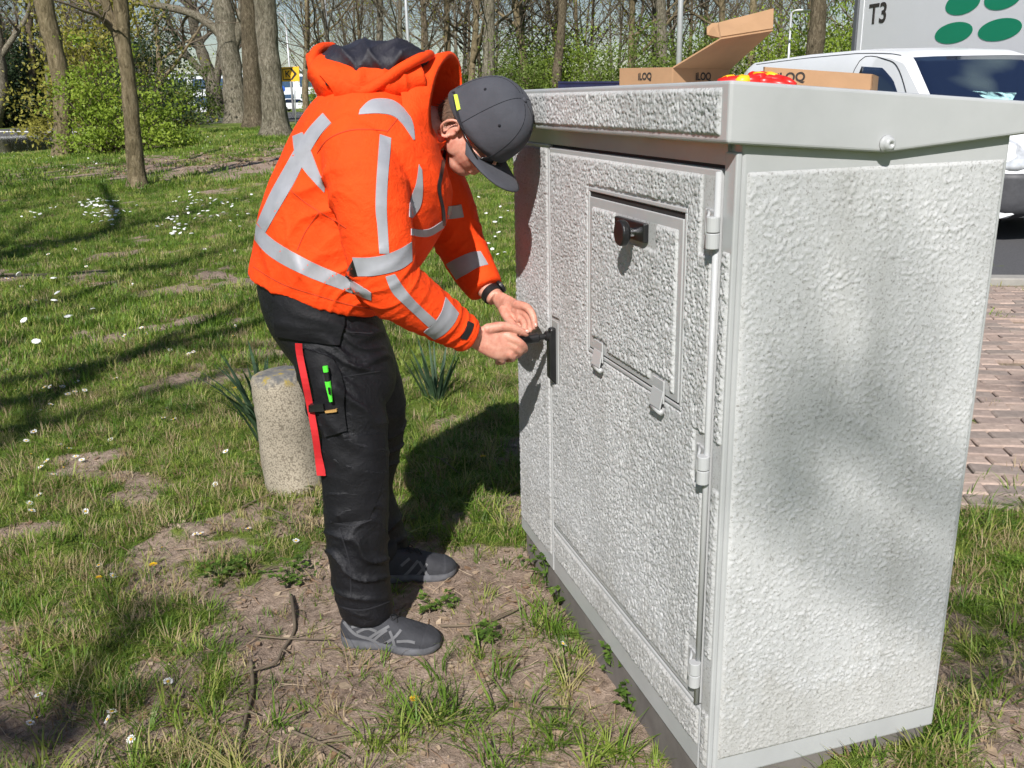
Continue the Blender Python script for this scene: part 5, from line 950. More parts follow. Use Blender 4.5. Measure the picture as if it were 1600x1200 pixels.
lamp('tall lamp post with its arm to the left, behind the hood', 531, 62, 8.0, 0.07, -0.7)
lamp('far lamp post beyond the yellow sign', 470, 78, 7.7, 0.08, -0.8)
# yellow direction sign with arrow outline and the letter K
M['sign_yellow'] = simple('sign_yellow', (0.86, 0.45, 0.012), 0.5, 0.04); M['sign_black'] = simple('sign_black', (0.015, 0.014, 0.013), 0.5, 0.1); M['sign_blue'] = simple('sign_blue', (0.02, 0.12, 0.55), 0.5, 0.05)
sb = land(462, 196); SY = sb[1]; SG = empty('road_sign', sb, 'yellow detour sign with black arrow outline and letter K', 'road sign')
m_ = MB(); m_.tube([sb - UZ * 0.1, W(459, 104, SY)], 0.032, 10); m_.build('post', M['galv'], SG, sm=True)
def spl(x, y, dy=0.0): return W(x, y, SY - 0.05 - dy)
m_ = MB(); m_.prism([spl(438, 105), spl(467, 104), spl(468, 127), spl(440, 127.5)], np.array([0, 0.03, 0])); m_.build('panel', M['sign_yellow'], SG)
arrow = [(441, 107.5), (456, 106.5), (464, 115.5), (456.5, 125), (442, 125)]; inn = [(442.3, 108.8), (453.5, 107.9), (459.6, 115.6), (454.3, 123.7), (443.2, 123.7)]
m_ = MB(); n_ = 5; V = [spl(*p, 0.006) for p in arrow] + [spl(*p, 0.006) for p in inn]; m_.add(V, [(i, (i + 1) % 5, 5 + (i + 1) % 5, 5 + i) for i in range(5)]); m_.build('arrow', M['sign_black'], SG)
text_mesh('letter', 'K', 0.40, spl(449.5, 116, 0.008), CR * [1, 0, 1], UZ, M['sign_black'], SG, offset=0.006)
# distant blue sign, white building and red car seen between trunks
q = W(441, 139, 95); o = empty('round_sign', at_depth(441, 95), 'small blue round sign far down the road', 'road sign'); m_ = MB(); m_.lathe(q, -np.array([0, 1.0, 0]), [(0.28, 0), (0.30, 0.01), (0.28, 0.03)], 20); m_.build('disc', M['sign_blue'], o); m_ = MB(); m_.tube([at_depth(441, 95), q + [0, 0.03, 0]], 0.04, 8); m_.build('post', M['galv'], o)
M['facade'] = simple('white_facade', (0.66, 0.68, 0.72), 0.7, 0.05, 1); M['pane'] = simple('far_glass', (0.05, 0.09, 0.16), 0.1, 0.2, 2)
b0 = at_depth(452, 150); BL = empty('building', b0, 'pale flat-roofed building far beyond the road', 'building'); m_ = MB(); m_.box(b0 + [-4, 4, 2.6], np.array([14.0, 0, 0]), np.array([0, 4.0, 0]), UZ * 2.9); m_.build('wall', M['facade'], BL); m_ = MB(); m_.box(b0 + [-4, 4, 5.65], np.array([14.4, 0, 0]), np.array([0, 4.4, 0]), UZ * 0.14); m_.build('roof', M['galv'], BL)
for k in range(8):
    for z in (1.4, 4.0): m_ = MB(); m_.box(b0 + [-15.5 + k * 3.3, -0.02, z], np.array([1.1, 0, 0]), np.array([0, 0.05, 0]), UZ * 0.75); m_.build('window', M['pane'], BL)
M['car_red'] = simple('car_red', (0.42, 0.03, 0.03), 0.25, 0.05); M['tyre'] = simple('tyre_rubber', (0.02, 0.02, 0.021), 0.85, 0.2, 30); M['car_glass'] = simple('car_glass', (0.012, 0.02, 0.045), 0.06, 0.1, 2, spec=0.8)
def small_car(label, px, Y, mat, grp):
    b = at_depth(px, Y); b[2] += 0.03; o = empty('parked_car', b, label, 'car', grp); X_ = np.array([1.0, 0, 0]); Yv = np.array([0, 1.0, 0])
    prof = [(-2.1, 0.25), (2.1, 0.25), (2.15, 0.62), (1.95, 0.82), (1.1, 0.92), (0.5, 1.38), (-1.2, 1.42), (-1.95, 0.95), (-2.12, 0.85)]; m_ = MB(); m_.prism([b + X_ * x - Yv * 0.85 + UZ * z for x, z in prof], Yv * 1.7); m_.build('body', mat, o, bevel=0.06)
    for pr in ([(0.92, 0.95), (0.42, 1.30), (-0.28, 1.33), (-0.28, 0.95)], [(-0.36, 0.95), (-0.36, 1.33), (-1.1, 1.34), (-1.62, 0.97)]): m_ = MB(); m_.prism([b + X_ * x - Yv * 0.87 + UZ * z for x, z in pr], Yv * 0.03); m_.build('window', M['car_glass'], o)
    for x in (-1.3, 1.3):
        for y in (-0.86, 0.66): m_ = MB(); m_.lathe(b + X_ * x + Yv * y + UZ * 0.31, Yv, [(0.18, 0), (0.31, 0.02), (0.31, 0.18), (0.18, 0.2)], 20); m_.build('wheel', M['tyre'], o)
small_car('red car on the road, glimpsed between the two nearest trunks', 410, 92, M['car_red'], None); small_car('white car far down the road beside the blue sign', 478, 112, M['facade'], None)
# ---------------------------------------------------------------- white van and box truck behind the cabinet
M['van_white'] = simple('van_white_paint', (0.74, 0.75, 0.77), 0.22, 0.02, 3); M['van_plastic'] = simple('van_grey_plastic', (0.055, 0.056, 0.062), 0.55, 0.15, 30, 0.2, 300, 0.001); M['truck_white'] = simple('truck_white', (0.66, 0.665, 0.69), 0.4, 0.02, 2); M['truck_green'] = simple('truck_green', (0.004, 0.22, 0.115), 0.4, 0.03); M['truck_grey'] = simple('truck_trim', (0.10, 0.105, 0.115), 0.5, 0.1); M['headlamp'] = simple('headlamp', (0.55, 0.57, 0.6), 0.06, 0.3, 12, metal=0.2); M['paper'] = simple('pale_paper', (0.42, 0.72, 0.74), 0.7, 0.05); M['seat'] = simple('seat_cloth', (0.03, 0.03, 0.035), 0.8, 0.2)
VF = nrm(np.array([0.145, -0.989, 0.0])); VL = np.array([-VF[1], VF[0], 0.0])        # forward; VL points to the far side (its left)
VO = np.array([4.60, 8.85, 0.012])                                                   # front right corner on the ground
VWd, VLn = 1.92, 6.7
VAN = empty('van', VO - VF * VLn / 2 + VL * VWd / 2, 'white delivery van parked behind the cabinet', 'van')
def VP(x, y, z): return VO - VF * x + VL * y + UZ * z        # x: metres behind the nose, y: across from its right side
xs_ = np.array([0.0, 0.04, 0.12, 0.45, 0.95, 1.25, 2.00, 2.35, 3.2, 4.6, 6.5, 6.7])
ztop = np.array([0.70, 0.86, 0.98, 1.12, 1.205, 1.245, 1.80, 1.885, 1.945, 1.95, 1.91, 1.82]); zwst = np.array([0.62, 0.78, 0.9, 1.0, 1.06, 1.08, 1.10, 1.10, 1.10, 1.10, 1.10, 1.10])
zbot = np.array([0.32, 0.26, 0.24, 0.26, 0.28, 0.28, 0.28, 0.28, 0.28, 0.28, 0.28, 0.34]); inset = np.array([0.34, 0.20, 0.10, 0.03, 0.01, 0, 0, 0, 0, 0, 0.01, 0.04])
T_ = np.linspace(0, 6.7, 80); zt, zw, zb_, ins = (np.interp(T_, xs_, a) for a in (ztop, zwst, zbot, inset)); R = []
for i, x in enumerate(T_):
    h_ = zt[i] - zw[i]; tum = 0.20 * h_ / 0.83 if h_ > 0 else 0; half = VWd / 2 - ins[i]; sec = [(half - 0.03, zb_[i]), (half, zb_[i] + 0.10), (half, zw[i]), (half - tum * 0.55, zw[i] + h_ * 0.6), (half - tum * 0.95, zw[i] + h_ * 0.90), (half - tum - 0.07, zw[i] + h_ * 0.985), (half * 0.45, zt[i])]
    R.append([VP(x, VWd / 2 + y, z) for y, z in sec] + [VP(x, VWd / 2 - y, z) for y, z in sec[::-1]])
vb = MB(); vb.rings(R); vme = vb.mesh('body', True); bmm = bmesh.new(); bmm.from_mesh(vme); bmesh.ops.recalc_face_normals(bmm, faces=bmm.faces); bmm.to_mesh(vme); bmm.free(); VB = mesh_obj('body', vme, M['van_white'], VAN); VB.modifiers.new('e', 'EDGE_SPLIT').split_angle = 0.55; vbv = bvh(vme)
def vside(name, A, B, n, m, mat, off=0.004, th=0.003, n0=None): return patch_world(name, A, B, n, m, mat, off, th)
def patch_world(name, A, B, n, m, mat, off, th, par=VAN):    # A, B: outline edges as 3d points, dropped on the body
    def rs(P, n): P = np.array(P); d = np.r_[0, np.cumsum(np.linalg.norm(np.diff(P, axis=0), axis=1))]; t = np.linspace(0, d[-1], n); return np.stack([np.interp(t, d, P[:, i]) for i in range(3)], -1)
    A, B = rs(A, n), rs(B, n); P = np.zeros((n, m, 3))
    for i in range(n):
        for j in range(m): c = vbv.find_nearest(Vector(A[i] + (B[i] - A[i]) * j / (m - 1))); P[i, j] = np.array(c[0]) + np.array(c[1]) * (off)
    q = MB(); q.grid(P); o = q.build(name, mat, par, sm=True); s = o.modifiers.new('s', 'SOLIDIFY'); s.thickness = th; s.offset = 0; return o
# glass: windscreen, side windows
ws = [VP(1.30, y, 1.27) for y in (0.14, 0.5, 0.96, 1.42, 1.78)]; wt = [VP(2.02, y, 1.80) for y in (0.27, 0.55, 0.96, 1.37, 1.65)]
M['windscreen'] = NT('windscreen'); k = M['windscreen']; k.set(Roughness=0.02); k.col(k.ramp(k.noise(1.6, 2, 0.4, k.coord()), [(0.42, (0.008, 0.014, 0.036)), (0.62, (0.055, 0.075, 0.085))])); k.b.inputs['IOR'].default_value = 1.75; k.b.inputs['Specular IOR Level'].default_value = 0.7; M['windscreen'] = k.mat
patch_world('windscreen', ws, wt, 12, 8, M['windscreen'], 0.005, 0.004)
patch_world('side_window', [VP(1.62, 0, 1.16), VP(2.0, 0.0, 1.14), VP(2.55, 0.0, 1.13), VP(2.95, 0, 1.12)], [VP(1.78, 0.05, 1.30), VP(2.10, 0.11, 1.56), VP(2.42, 0.15, 1.70), VP(2.92, 0.16, 1.73)], 14, 7, M['car_glass'], 0.004, 0.004)
patch_world('side_window', [VP(1.62, VWd, 1.16), VP(2.0, VWd, 1.14), VP(2.55, VWd, 1.13), VP(2.95, VWd, 1.12)], [VP(1.78, VWd - 0.05, 1.30), VP(2.10, VWd - 0.11, 1.56), VP(2.42, VWd - 0.15, 1.70), VP(2.92, VWd - 0.16, 1.73)], 14, 7, M['car_glass'], 0.004, 0.004)
def vline(name, pts, r, mat):
    q = MB(); S = []
    for p in crom(pts, 5): c = vbv.find_nearest(Vector(p)); S.append(np.array(c[0]) + np.array(c[1]) * 0.001)
    q.tube(S, r, 6); q.build(name, mat, VAN, sm=True)
vline('door_seam', [VP(1.45, 0, 0.5), VP(1.42, 0, 1.08), VP(1.62, 0.06, 1.28), VP(2.05, 0.13, 1.66), VP(2.40, 0.17, 1.79), VP(3.02, 0.18, 1.80), VP(3.08, 0.0, 1.10), VP(3.08, 0, 0.4)], 0.006, M['seam_black'])
vline('roof_gutter', [VP(2.2, 0.2, 1.87), VP(3.2, 0.22, 1.90), VP(6.3, 0.22, 1.89)], 0.007, M['truck_grey'])
vline('door_rail', [VP(3.2, 0.02, 1.50), VP(4.2, 0.02, 1.50), VP(6.2, 0.02, 1.50)], 0.018, M['truck_grey'])
# nose: bumper, grille, headlamps, wipers, mirrors
patch_world('bumper', [VP(0.75, 0.0, 0.30), VP(0.2, 0.1, 0.30), VP(0.0, 0.5, 0.32), VP(0.0, 0.96, 0.32), VP(0.0, 1.42, 0.32), VP(0.2, 1.82, 0.30), VP(0.75, 1.92, 0.30)], [VP(0.75, 0.0, 0.68), VP(0.2, 0.1, 0.68), VP(0.0, 0.5, 0.66), VP(0.0, 0.96, 0.66), VP(0.0, 1.42, 0.66), VP(0.2, 1.82, 0.68), VP(0.75, 1.92, 0.68)], 30, 8, M['van_plastic'], 0.02, 0.02)
for y0, s_ in ((0.0, 1), (VWd, -1)):
    patch_world('headlight', [VP(0.50, y0 + 0.02 * s_, 0.74), VP(0.22, y0 + 0.12 * s_, 0.72), VP(0.06, y0 + 0.42 * s_, 0.70)], [VP(0.62, y0 + 0.02 * s_, 0.93), VP(0.28, y0 + 0.12 * s_, 0.92), VP(0.08, y0 + 0.38 * s_, 0.84)], 10, 6, M['headlamp'], 0.012, 0.008)
    q = MB(); c = VP(1.55, y0 - 0.16 * s_, 1.24); loft(q, [(c - UZ * 0.15, VF * 0.06, VL * 0.09), (c, VF * 0.08, VL * 0.11), (c + UZ * 0.15, VF * 0.06, VL * 0.09)], 16, 4); q.build('mirror', M['van_plastic'], VAN, sm=True)
for z in (0.42, 0.47, 0.52, 0.57): q = MB(); q.tube([VP(-0.030, 0.35, z), VP(-0.035, 0.96, z), VP(-0.030, 1.57, z)], 0.010, 6); q.build('grille_bar', M['black'], VAN, sm=True)
for z in (0.46, 0.50, 0.54, 0.58): q = MB(); q.tube([VP(0.12, 0.10, z), VP(0.30, 0.03, z), VP(0.42, -0.01, z)], 0.007, 6); q.build('vent_bar', M['black'], VAN, sm=True)
for x in (0.95, 5.1):
    for y0, s_ in ((-0.01, 1), (VWd + 0.01, -1)):
        q = MB(); q.lathe(VP(x, y0, 0.335), VL * s_, [(0.19, 0.0), (0.30, 0.0), (0.335, 0.03), (0.335, 0.18), (0.30, 0.21)], 32); w_ = q.build('wheel', M['tyre'], VAN); q = MB(); q.lathe(VP(x, y0, 0.335), VL * s_, [(0.03, -0.004), (0.19, -0.006), (0.205, 0.002), (0.20, 0.03)], 24); q.build('rim', M['galv'], w_)
PP = empty('paper', VP(1.40, 0.75, 1.34), 'pale blue paper at the foot of the van windscreen', 'paper')
patch('paper_sheet', vbv, [(1519, 143), (1545, 158)], [(1588, 146), (1580, 160)], 5, 8, M['paper'], PP, 0.006, 0.001)
# box truck: only its side shows above the van
TA = np.array([6.42, 18.0, 0.0]); TD = nrm(np.array([0.24, -0.97, 0.0])); TN = np.array([-TD[1] * -1, TD[0] * -1, 0.0]); TN = nrm(np.array([TD[1], -TD[0], 0.0])); TN = TN if TN @ (CAM - TA) > 0 else -TN
TK = empty('box_truck', TA + TD * 4 - TN * 1.2, 'white box truck with green ovals and T3 on its side', 'truck')
def TP(t, z, off=0.0): return TA + TD * t + UZ * z + TN * off
q = MB(); q.box(TP(4.1, 2.55, -1.25), TD * 4.0, TN * 1.25, UZ * 1.45); q.build('cargo_box', M['truck_white'], TK, bevel=0.02)
for z in (1.08, 4.02): q = MB(); q.box(TP(4.1, z, 0.004), TD * 4.05, TN * 0.02, UZ * 0.06); q.build('edge_rail', M['truck_grey'], TK)
q = MB(); q.box(TP(0.05, 2.55, -0.02), TD * 0.055, TN * 0.05, UZ * 1.50); q.build('corner_post', M['truck_grey'], TK, bevel=0.01); q = MB(); q.box(TP(0.24, 2.55, 0.002), TD * 0.018, TN * 0.006, UZ * 1.38); q.build('panel_strip', M['van_white'], TK)
q = MB(); q.box(TP(4.3, 0.9, -1.25), TD * 4.6, TN * 0.45, UZ * 0.14); q.build('chassis', M['truck_grey'], TK)
q = MB(); q.prism([TP(8.25, z, -0.15) + TD * x for x, z in ((0, 0.7), (0, 3.0), (0.8, 3.0), (1.6, 2.1), (1.75, 0.7))], -TN * 2.2); q.build('cab', M['truck_white'], TK, bevel=0.05)
for t in (1.6, 2.6, 8.9):
    for off in (-0.25, -2.25): q = MB(); q.lathe(TP(t, 0.5, off - 0.15), TN, [(0.25, 0), (0.5, 0.03), (0.5, 0.27), (0.25, 0.3)], 28); q.build('wheel', M['tyre'], TK)
for (cx, cy, wx, wy) in ((1489.5, 51.5, 30.0, 16.5), (1561.5, 46.5, 35, 17.5), (1504, 5, 27.5, 18), (1567, -4, 30, 19)):
    c = PL(cx, cy, TA + TN * 0.004, TN); ex = PL(cx + wx, cy - wx * 0.085, TA + TN * 0.004, TN) - c; ey = PL(cx, cy - wy, TA + TN * 0.004, TN) - c; ex = TD * (ex @ TD); ey = UZ * ey[2]
    q = MB(); V = [c + ex * math.cos(a) + ey * math.sin(a) + TD * 0.0 + ex * 0.10 * math.sin(a) for a in np.arange(36) * 2 * math.pi / 36]; q.prism(V, TN * 0.002); q.build('green_oval', M['truck_green'], TK)
p = PL(1371.5, 22.5, TA + TN * 0.006, TN); text_mesh('lettering', 'T3', 0.46, p, TD, UZ, M['print'], TK, offset=0.010, xs=1.05)

# ---------------------------------------------------------------- concrete bollard and small plants
def agg_mat():
    k = NT('exposed_aggregate'); co = k.coord(); v = k.n('TexVoronoi'); v.inputs['Scale'].default_value = 150; k.l(co, v.inputs['Vector']); n_ = k.noise(5, 4, 0.6, co)
    c = k.ramp(v.outputs['Distance'], [(0.0, (0.44, 0.395, 0.32)), (0.5, (0.34, 0.30, 0.24)), (0.8, (0.18, 0.155, 0.12))]); c = k.mix(0.5, c, k.ramp(n_, [(0.35, (0.7, 0.68, 0.62)), (0.65, (1.1, 1.08, 1.0))]), 'MULTIPLY')
    g = k.n('NewGeometry'); sx = k.n('SeparateXYZ'); k.l(co, sx.inputs[0]); m_ = k.ramp(k.math('ADD', sx.outputs[2], k.math('MULTIPLY', k.noise(16, 4, 0.7, co), 0.16)), [(0.525, (0, 0, 0)), (0.56, (1, 1, 1))]); lich = k.ramp(k.noise(22, 3, 0.6, co), [(0.4, (0.10, 0.10, 0.10)), (0.55, (0.17, 0.16, 0.14)), (0.66, (0.30, 0.22, 0.03))]); k.col(k.mix(m_, c, lich))
    k.set(Roughness=0.9); k.bump(v.outputs['Distance'], -1.0, 0.005); return k.mat
bb = GP(462, 757); bt_dir = nrm(W(436, 585, bb[1] + 0.02) - bb); BO = empty('stone_bollard', bb, 'leaning round concrete bollard of exposed pebbles behind the legs', 'bollard')
n_, R = 48, []; Lb = np.linalg.norm(W(434, 582, bb[1]) - bb); a = nrm(np.cross(bt_dir, [0, 1, 0])); b_ = np.cross(bt_dir, a)
prof = [(0.120, -0.25)] + [(0.120 - 0.004 * t, t * Lb) for t in np.linspace(0, 0.93, 26)] + [(0.113, 0.955 * Lb), (0.104, 0.985 * Lb), (0.085, 1.0 * Lb), (0.05, 1.012 * Lb), (0.012, 1.014 * Lb)]
for r, h_ in prof: R.append([bt_dir * h_ + r * (math.cos(q) * a + math.sin(q) * b_) for q in np.arange(n_) * 2 * math.pi / n_])
V = np.array(R).reshape(-1, 3); m_ = MB(); m_.rings(R); bme_ = m_.mesh('stone', True); displace(bme_, 0.008 * (fbm(V[:, 0] * 45, V[:, 1] * 45, V[:, 2] * 45, oct=3, seed=2) - 0.5) + 0.012 * (fbm(V[:, 0] * 7, V[:, 1] * 7, V[:, 2] * 7, oct=2, seed=3) - 0.5)); x = mesh_obj('stone', bme_, agg_mat()); x.parent = BO
M['blade_blue'] = leafmat('daffodil_leaf', (0.03, 0.062, 0.035), (0.058, 0.105, 0.055), (0.10, 0.155, 0.085), 14)
def strap_leaf(mb, p, d, L, w, bend):
    d = nrm(d); s = nrm(np.cross(d, UZ)); P = []
    for t in np.linspace(0, 1, 9): c = p + d * L * t * 0.35 * (1 + bend * t) + UZ * L * (t - 0.5 * bend * t * t) * 0.95; ww = w * (1 - t ** 3) * (0.7 + 0.3 * min(1, t * 4)); P.append([c - s * ww, c + np.cross(s, UZ) * ww * 0.35 - UZ * 0.0, c + s * ww])
    mb.grid(np.array(P))
def daffodil(label, c, n, h, spread, seed):
    r = np.random.default_rng(seed); o = empty('daffodil_clump', c, label, 'plant', 'clumps of daffodil leaves')
    for k in range(n):
        a = r.uniform(0, 6.28); m_ = MB(); strap_leaf(m_, np.array(c) + np.array([math.cos(a), math.sin(a), 0]) * r.uniform(0, 0.05), np.array([math.cos(a), math.sin(a), 0.1]), h * r.uniform(0.6, 1.1), r.uniform(0.008, 0.013), spread * r.uniform(0.2, 1.2)); m_.build('leaf', M['blade_blue'], o, sm=True)
daffodil('blue-green daffodil leaves growing up behind the concrete bollard', GP(420, 690), 34, 0.56, 0.75, 1)
daffodil('upright daffodil leaves in the grass under the hands', GP(682, 628), 20, 0.34, 0.35, 2)
def gp(px, py): p = GP(px, py); p[2] = ground_z(p[0], p[1]); return p
M['weed'] = leafmat('weed_leaf', (0.045, 0.085, 0.014), (0.09, 0.165, 0.025), (0.17, 0.26, 0.05), 30)
def weed(label, px, py, n, rad, seed, h=0.07, lift=0.0):
    r = np.random.default_rng(seed); c = gp(px, py); o = empty('weed', c, label, 'plant', 'leafy weeds along the cabinet base')
    st = MB(); lf = MB()
    for k in range(n):
        a = r.uniform(0, 6.28); q = np.sqrt(r.random()) * rad; tip = c + np.array([math.cos(a) * q, math.sin(a) * q, h * r.uniform(0.35, 1.1) + lift * r.random()]); st.tube([c + (tip - c) * [0.3, 0.3, 0], (c + tip) / 2 + UZ * 0.006, tip], [0.0013, 0.0011, 0.0008], 4)
        for j in range(r.integers(3, 6)):
            b = r.uniform(0, 6.28); d = np.array([math.cos(b), math.sin(b), r.uniform(-0.1, 0.6)]); d = nrm(d); s = nrm(np.cross(d, UZ)); L = r.uniform(0.012, 0.026); w = L * 0.36; n_ = np.cross(s, d); lf.add([tip, tip + d * L * 0.4 - s * w + n_ * w * 0.2, tip + d * L - n_ * 0.003, tip + d * L * 0.4 + s * w + n_ * w * 0.2, tip + d * L * 0.5], [(0, 1, 4), (1, 2, 4), (2, 3, 4), (3, 0, 4)])
    st.build('stems', M['weed'], o, sm=True); lf.build('leaves', M['weed'], o)
for a in (('small-leaved weed at the far foot of the cabinet plinth', 838, 890, 16, 0.045, 1, 0.09), ('leafy weed climbing the plinth below the door gap', 858, 915, 22, 0.05, 2, 0.11), ('weed sprig lower along the plinth, beyond the toe of the shoe', 872, 945, 16, 0.05, 3, 0.07), ('bright leafy weed against the plinth below the door', 972, 1065, 26, 0.055, 4, 0.11),
          ('leafy weed at the near end of the plinth', 985, 1105, 18, 0.04, 5, 0.07), ('flat weed rosette in the soil in front of the shoe', 745, 1000, 14, 0.06, 6, 0.03), ('small weed by the near shoe heel', 680, 955, 14, 0.06, 7, 0.035), ('weed patch at the foot of the concrete bollard', 425, 745, 26, 0.11, 8, 0.06), ('low weed in the soil left of the trouser leg', 455, 905, 26, 0.10, 9, 0.05), ('weed patch right of the bollard base', 470, 765, 20, 0.08, 10, 0.05), ('small dark weed in the grass at the lower left', 345, 900, 20, 0.08, 11, 0.04)): weed(*a)
# daisies
M['petal'] = simple('daisy_petal', (0.80, 0.80, 0.78), 0.6, 0.05); M['pollen'] = simple('daisy_centre', (0.72, 0.42, 0.02), 0.8, 0.15); M['dandelion'] = simple('dandelion_yellow', (0.80, 0.50, 0.01), 0.7, 0.15); M['stem'] = simple('flower_stem', (0.10, 0.17, 0.04), 0.6, 0.2)
def daisy_mesh(seed):
    r = np.random.default_rng(seed); p = MB()
    for k in range(15):
        a = k * 2 * math.pi / 15 + r.normal(0, 0.06); d = np.array([math.cos(a), math.sin(a), 0]); s = np.array([-d[1], d[0], 0]); up = r.uniform(0.0, 0.25); p.add([d * 0.003, d * 0.009 - s * 0.0019 + UZ * up * 0.006, d * 0.0125 + UZ * up * 0.010, d * 0.009 + s * 0.0019 + UZ * up * 0.006], [(0, 1, 2, 3)])
    c = MB(); ell(c, (0, 0, 0.0006), np.array([0.0042, 0, 0]), np.array([0, 0.0042, 0]), UZ * 0.0022, 8, 5); s = MB(); s.tube([(0, 0, -0.05), (0.002, 0, -0.025), (0, 0, 0)], 0.0008, 4); return p.mesh('petals'), c.mesh('centre', True), s.mesh('stem', True)
DM = []
for i in range(3):
    a, b, c = daisy_mesh(i); a.materials.append(M['petal']); b.materials.append(M['pollen']); c.materials.append(M['stem']); DM.append((a, b, c))
DP = [(64, 1105), (59, 1127), (50, 1142), (177, 1123), (170, 1136), (206, 1162), (264, 1074), (178, 907), (155, 887), (254, 861), (306, 842), (315, 844), (388, 828), (463, 850), (134, 800), (51, 804), (61, 775), (47, 788), (85, 747), (65, 736), (100, 732), (73, 723), (128, 721), (119, 717), (109, 705), (69, 704), (50, 715), (93, 698), (173, 690), (42, 694), (54, 681), (81, 639), (62, 646), (48, 625), (27, 619), (290, 638), (302, 649), (259, 644), (256, 658), (272, 660), (353, 709), (337, 760), (134, 619), (118, 621), (106, 620), (98, 611), (80, 612), (47, 598), (112, 583), (186, 571), (149, 578), (195, 531), (222, 519), (229, 527), (251, 518), (282, 498), (365, 530), (362, 517), (368, 515), (387, 513), (303, 555), (295, 559), (267, 554), (215, 457), (202, 447), (206, 448), (244, 450), (247, 431), (262, 430), (283, 429), (345, 401), (7, 453), (20, 437), (11, 439), (25, 471), (34, 451), (48, 430), (12, 586), (70, 611), (80, 612), (100, 612), (122, 605), (134, 618), (119, 620), (107, 622), (49, 626), (372, 615), (181, 596), (135, 420), (76, 402), (117, 393), (256, 390), (312, 397), (320, 392), (367, 395), (810, 610), (880, 1018)]
for i, (px, py) in enumerate(DP):
    c = gp(px, py); h_ = rng.uniform(0.02, 0.05); c[2] += h_ * 0.6; o = empty('daisy', c, 'small white daisy with yellow centre ' + ('on the right, below the cabinet door' if px > 700 else 'in the dark grass at the bottom left' if py > 1040 else 'among the soil patches left of the trouser leg' if py > 780 and px > 130 else 'at the left edge beside the bare mound' if py > 760 else 'in the cluster at the left below the shadow streaks' if py > 600 and px < 200 else 'in the grass just left of the bollard' if py > 500 and px > 200 else 'in the shadow streaks of the left lawn' if py > 500 else 'in the middle of the lawn left of the jacket'), 'flower', 'daisies in the grass'); d = np.linalg.norm(c - CAM); s_ = rng.uniform(0.85, 1.1) * (1.1 + 0.08 * max(0, d - 3)); o.scale = (s_, s_, s_)
    o.rotation_euler = (rng.normal(0.35, 0.25), rng.normal(-0.1, 0.25), rng.uniform(0, 6.28)) if i % 3 else (rng.normal(0, 0.3), rng.normal(0, 0.3), 0)
    for nm, me in zip(('petals', 'centre', 'stem'), DM[i % 3]): x = bpy.data.objects.new(nm, me); COL.objects.link(x); x.parent = o
for lab, px, py, s_ in (('yellow dandelion in the grass left of the bollard shadow, largest one', 241, 893, 0.016), ('half-open yellow dandelion beside a daisy in the lower left grass', 157, 918, 0.012), ('yellow dandelion near the bottom edge, in front of the shoe', 648, 1106, 0.015), ('yellow dandelion in the dark shadow between man and cabinet', 755, 732, 0.016), ('small yellow flower left of the concrete bollard', 369, 618, 0.014)):
    c = gp(px, py) + UZ * 0.035; o = empty('dandelion', c, lab, 'flower', 'dandelions'); p = MB()
    for k in range(70):
        a = k * 2.39996; rr = s_ * math.sqrt((k + 1) / 70); d = np.array([math.cos(a), math.sin(a), 0]); s = np.array([-d[1], d[0], 0]); z = 0.004 * (1 - rr / s_); p.add([d * rr * 0.3 + UZ * z * 0.5, d * rr * 0.8 - s * 0.0012 + UZ * (z + 0.002), d * rr + UZ * (z + 0.003), d * rr * 0.8 + s * 0.0012 + UZ * (z + 0.002)], [(0, 1, 2, 3)])
    me = p.mesh('petals'); x = mesh_obj('petals', me, M['dandelion']); x.parent = o; s = MB(); s.tube([(0, 0, -0.05), (0.003, 0, -0.02), (0, 0, 0.001)], 0.0018, 6); x = mesh_obj('stem', s.mesh('stem', True), M['stem']); x.parent = o
# fallen twigs
for lab, pts, r in (('long crooked fallen twig left of the shoe', [(455, 930), (459, 960), (457, 990), (441, 1018), (428, 1042), (395, 1052), (362, 1066)], 0.0060), ('dark fallen twig at the bottom edge', [(394, 1040), (392, 1075), (388, 1110), (380, 1160), (370, 1195)], 0.0065), ('pale twig in the soil near the bottom edge', [(458, 1155), (500, 1172), (545, 1196)], 0.0045), ('pale twig left of the trouser knee', [(362, 899), (400, 893), (452, 888)], 0.0045), ('thin twig behind the near heel', [(395, 1000), (450, 1000), (520, 1003)], 0.0035), ('twig at the foot of the bollard', [(423, 796), (460, 815), (500, 828)], 0.0040), ('reddish twigs below the bollard', [(415, 810), (455, 820), (500, 822)], 0.0035),
                    ('twig lying between shoe and cabinet', [(690, 985), (760, 975), (838, 945)], 0.0040), ('twig on the soil under the cabinet door', [(795, 1090), (850, 1110), (880, 1130)], 0.0040), ('pale stick at the right of the bottom edge', [(560, 1150), (520, 1155), (470, 1170)], 0.0035), ('twig in the man\'s shadow', [(670, 720), (690, 735), (720, 752)], 0.0035), ('short stick in the grass left', [(375, 795), (410, 780), (455, 770)], 0.0040)):
    P = [gp(*p) for p in pts]; S = crom([p + UZ * (0.008 + rng.uniform(0, 0.008)) + rng.normal(0, 0.004, 3) * [1, 1, 0] for p in P], 5); S[:, 2] = np.maximum(S[:, 2], ground_z(S[:, 0], S[:, 1]) + 0.007); o = empty('twig', P[0], lab, 'twig', 'fallen twigs'); m_ = MB(); m_.tube(S, list(np.linspace(r, r * 0.5, len(S))), 7); m_.build('stick', M['twig'], o, sm=True)
    m_ = MB(); k = len(S) // 2; m_.tube([S[k], S[k] + nrm(S[k + 1] - S[k]) * 0.03 + np.array([0.01, 0.015, 0.006]), S[k] + nrm(S[k + 1] - S[k]) * 0.06 + np.array([0.025, 0.03, 0.004])], [r * 0.6, r * 0.5, r * 0.25], 5); m_.build('side_shoot', M['twig'], o, sm=True)

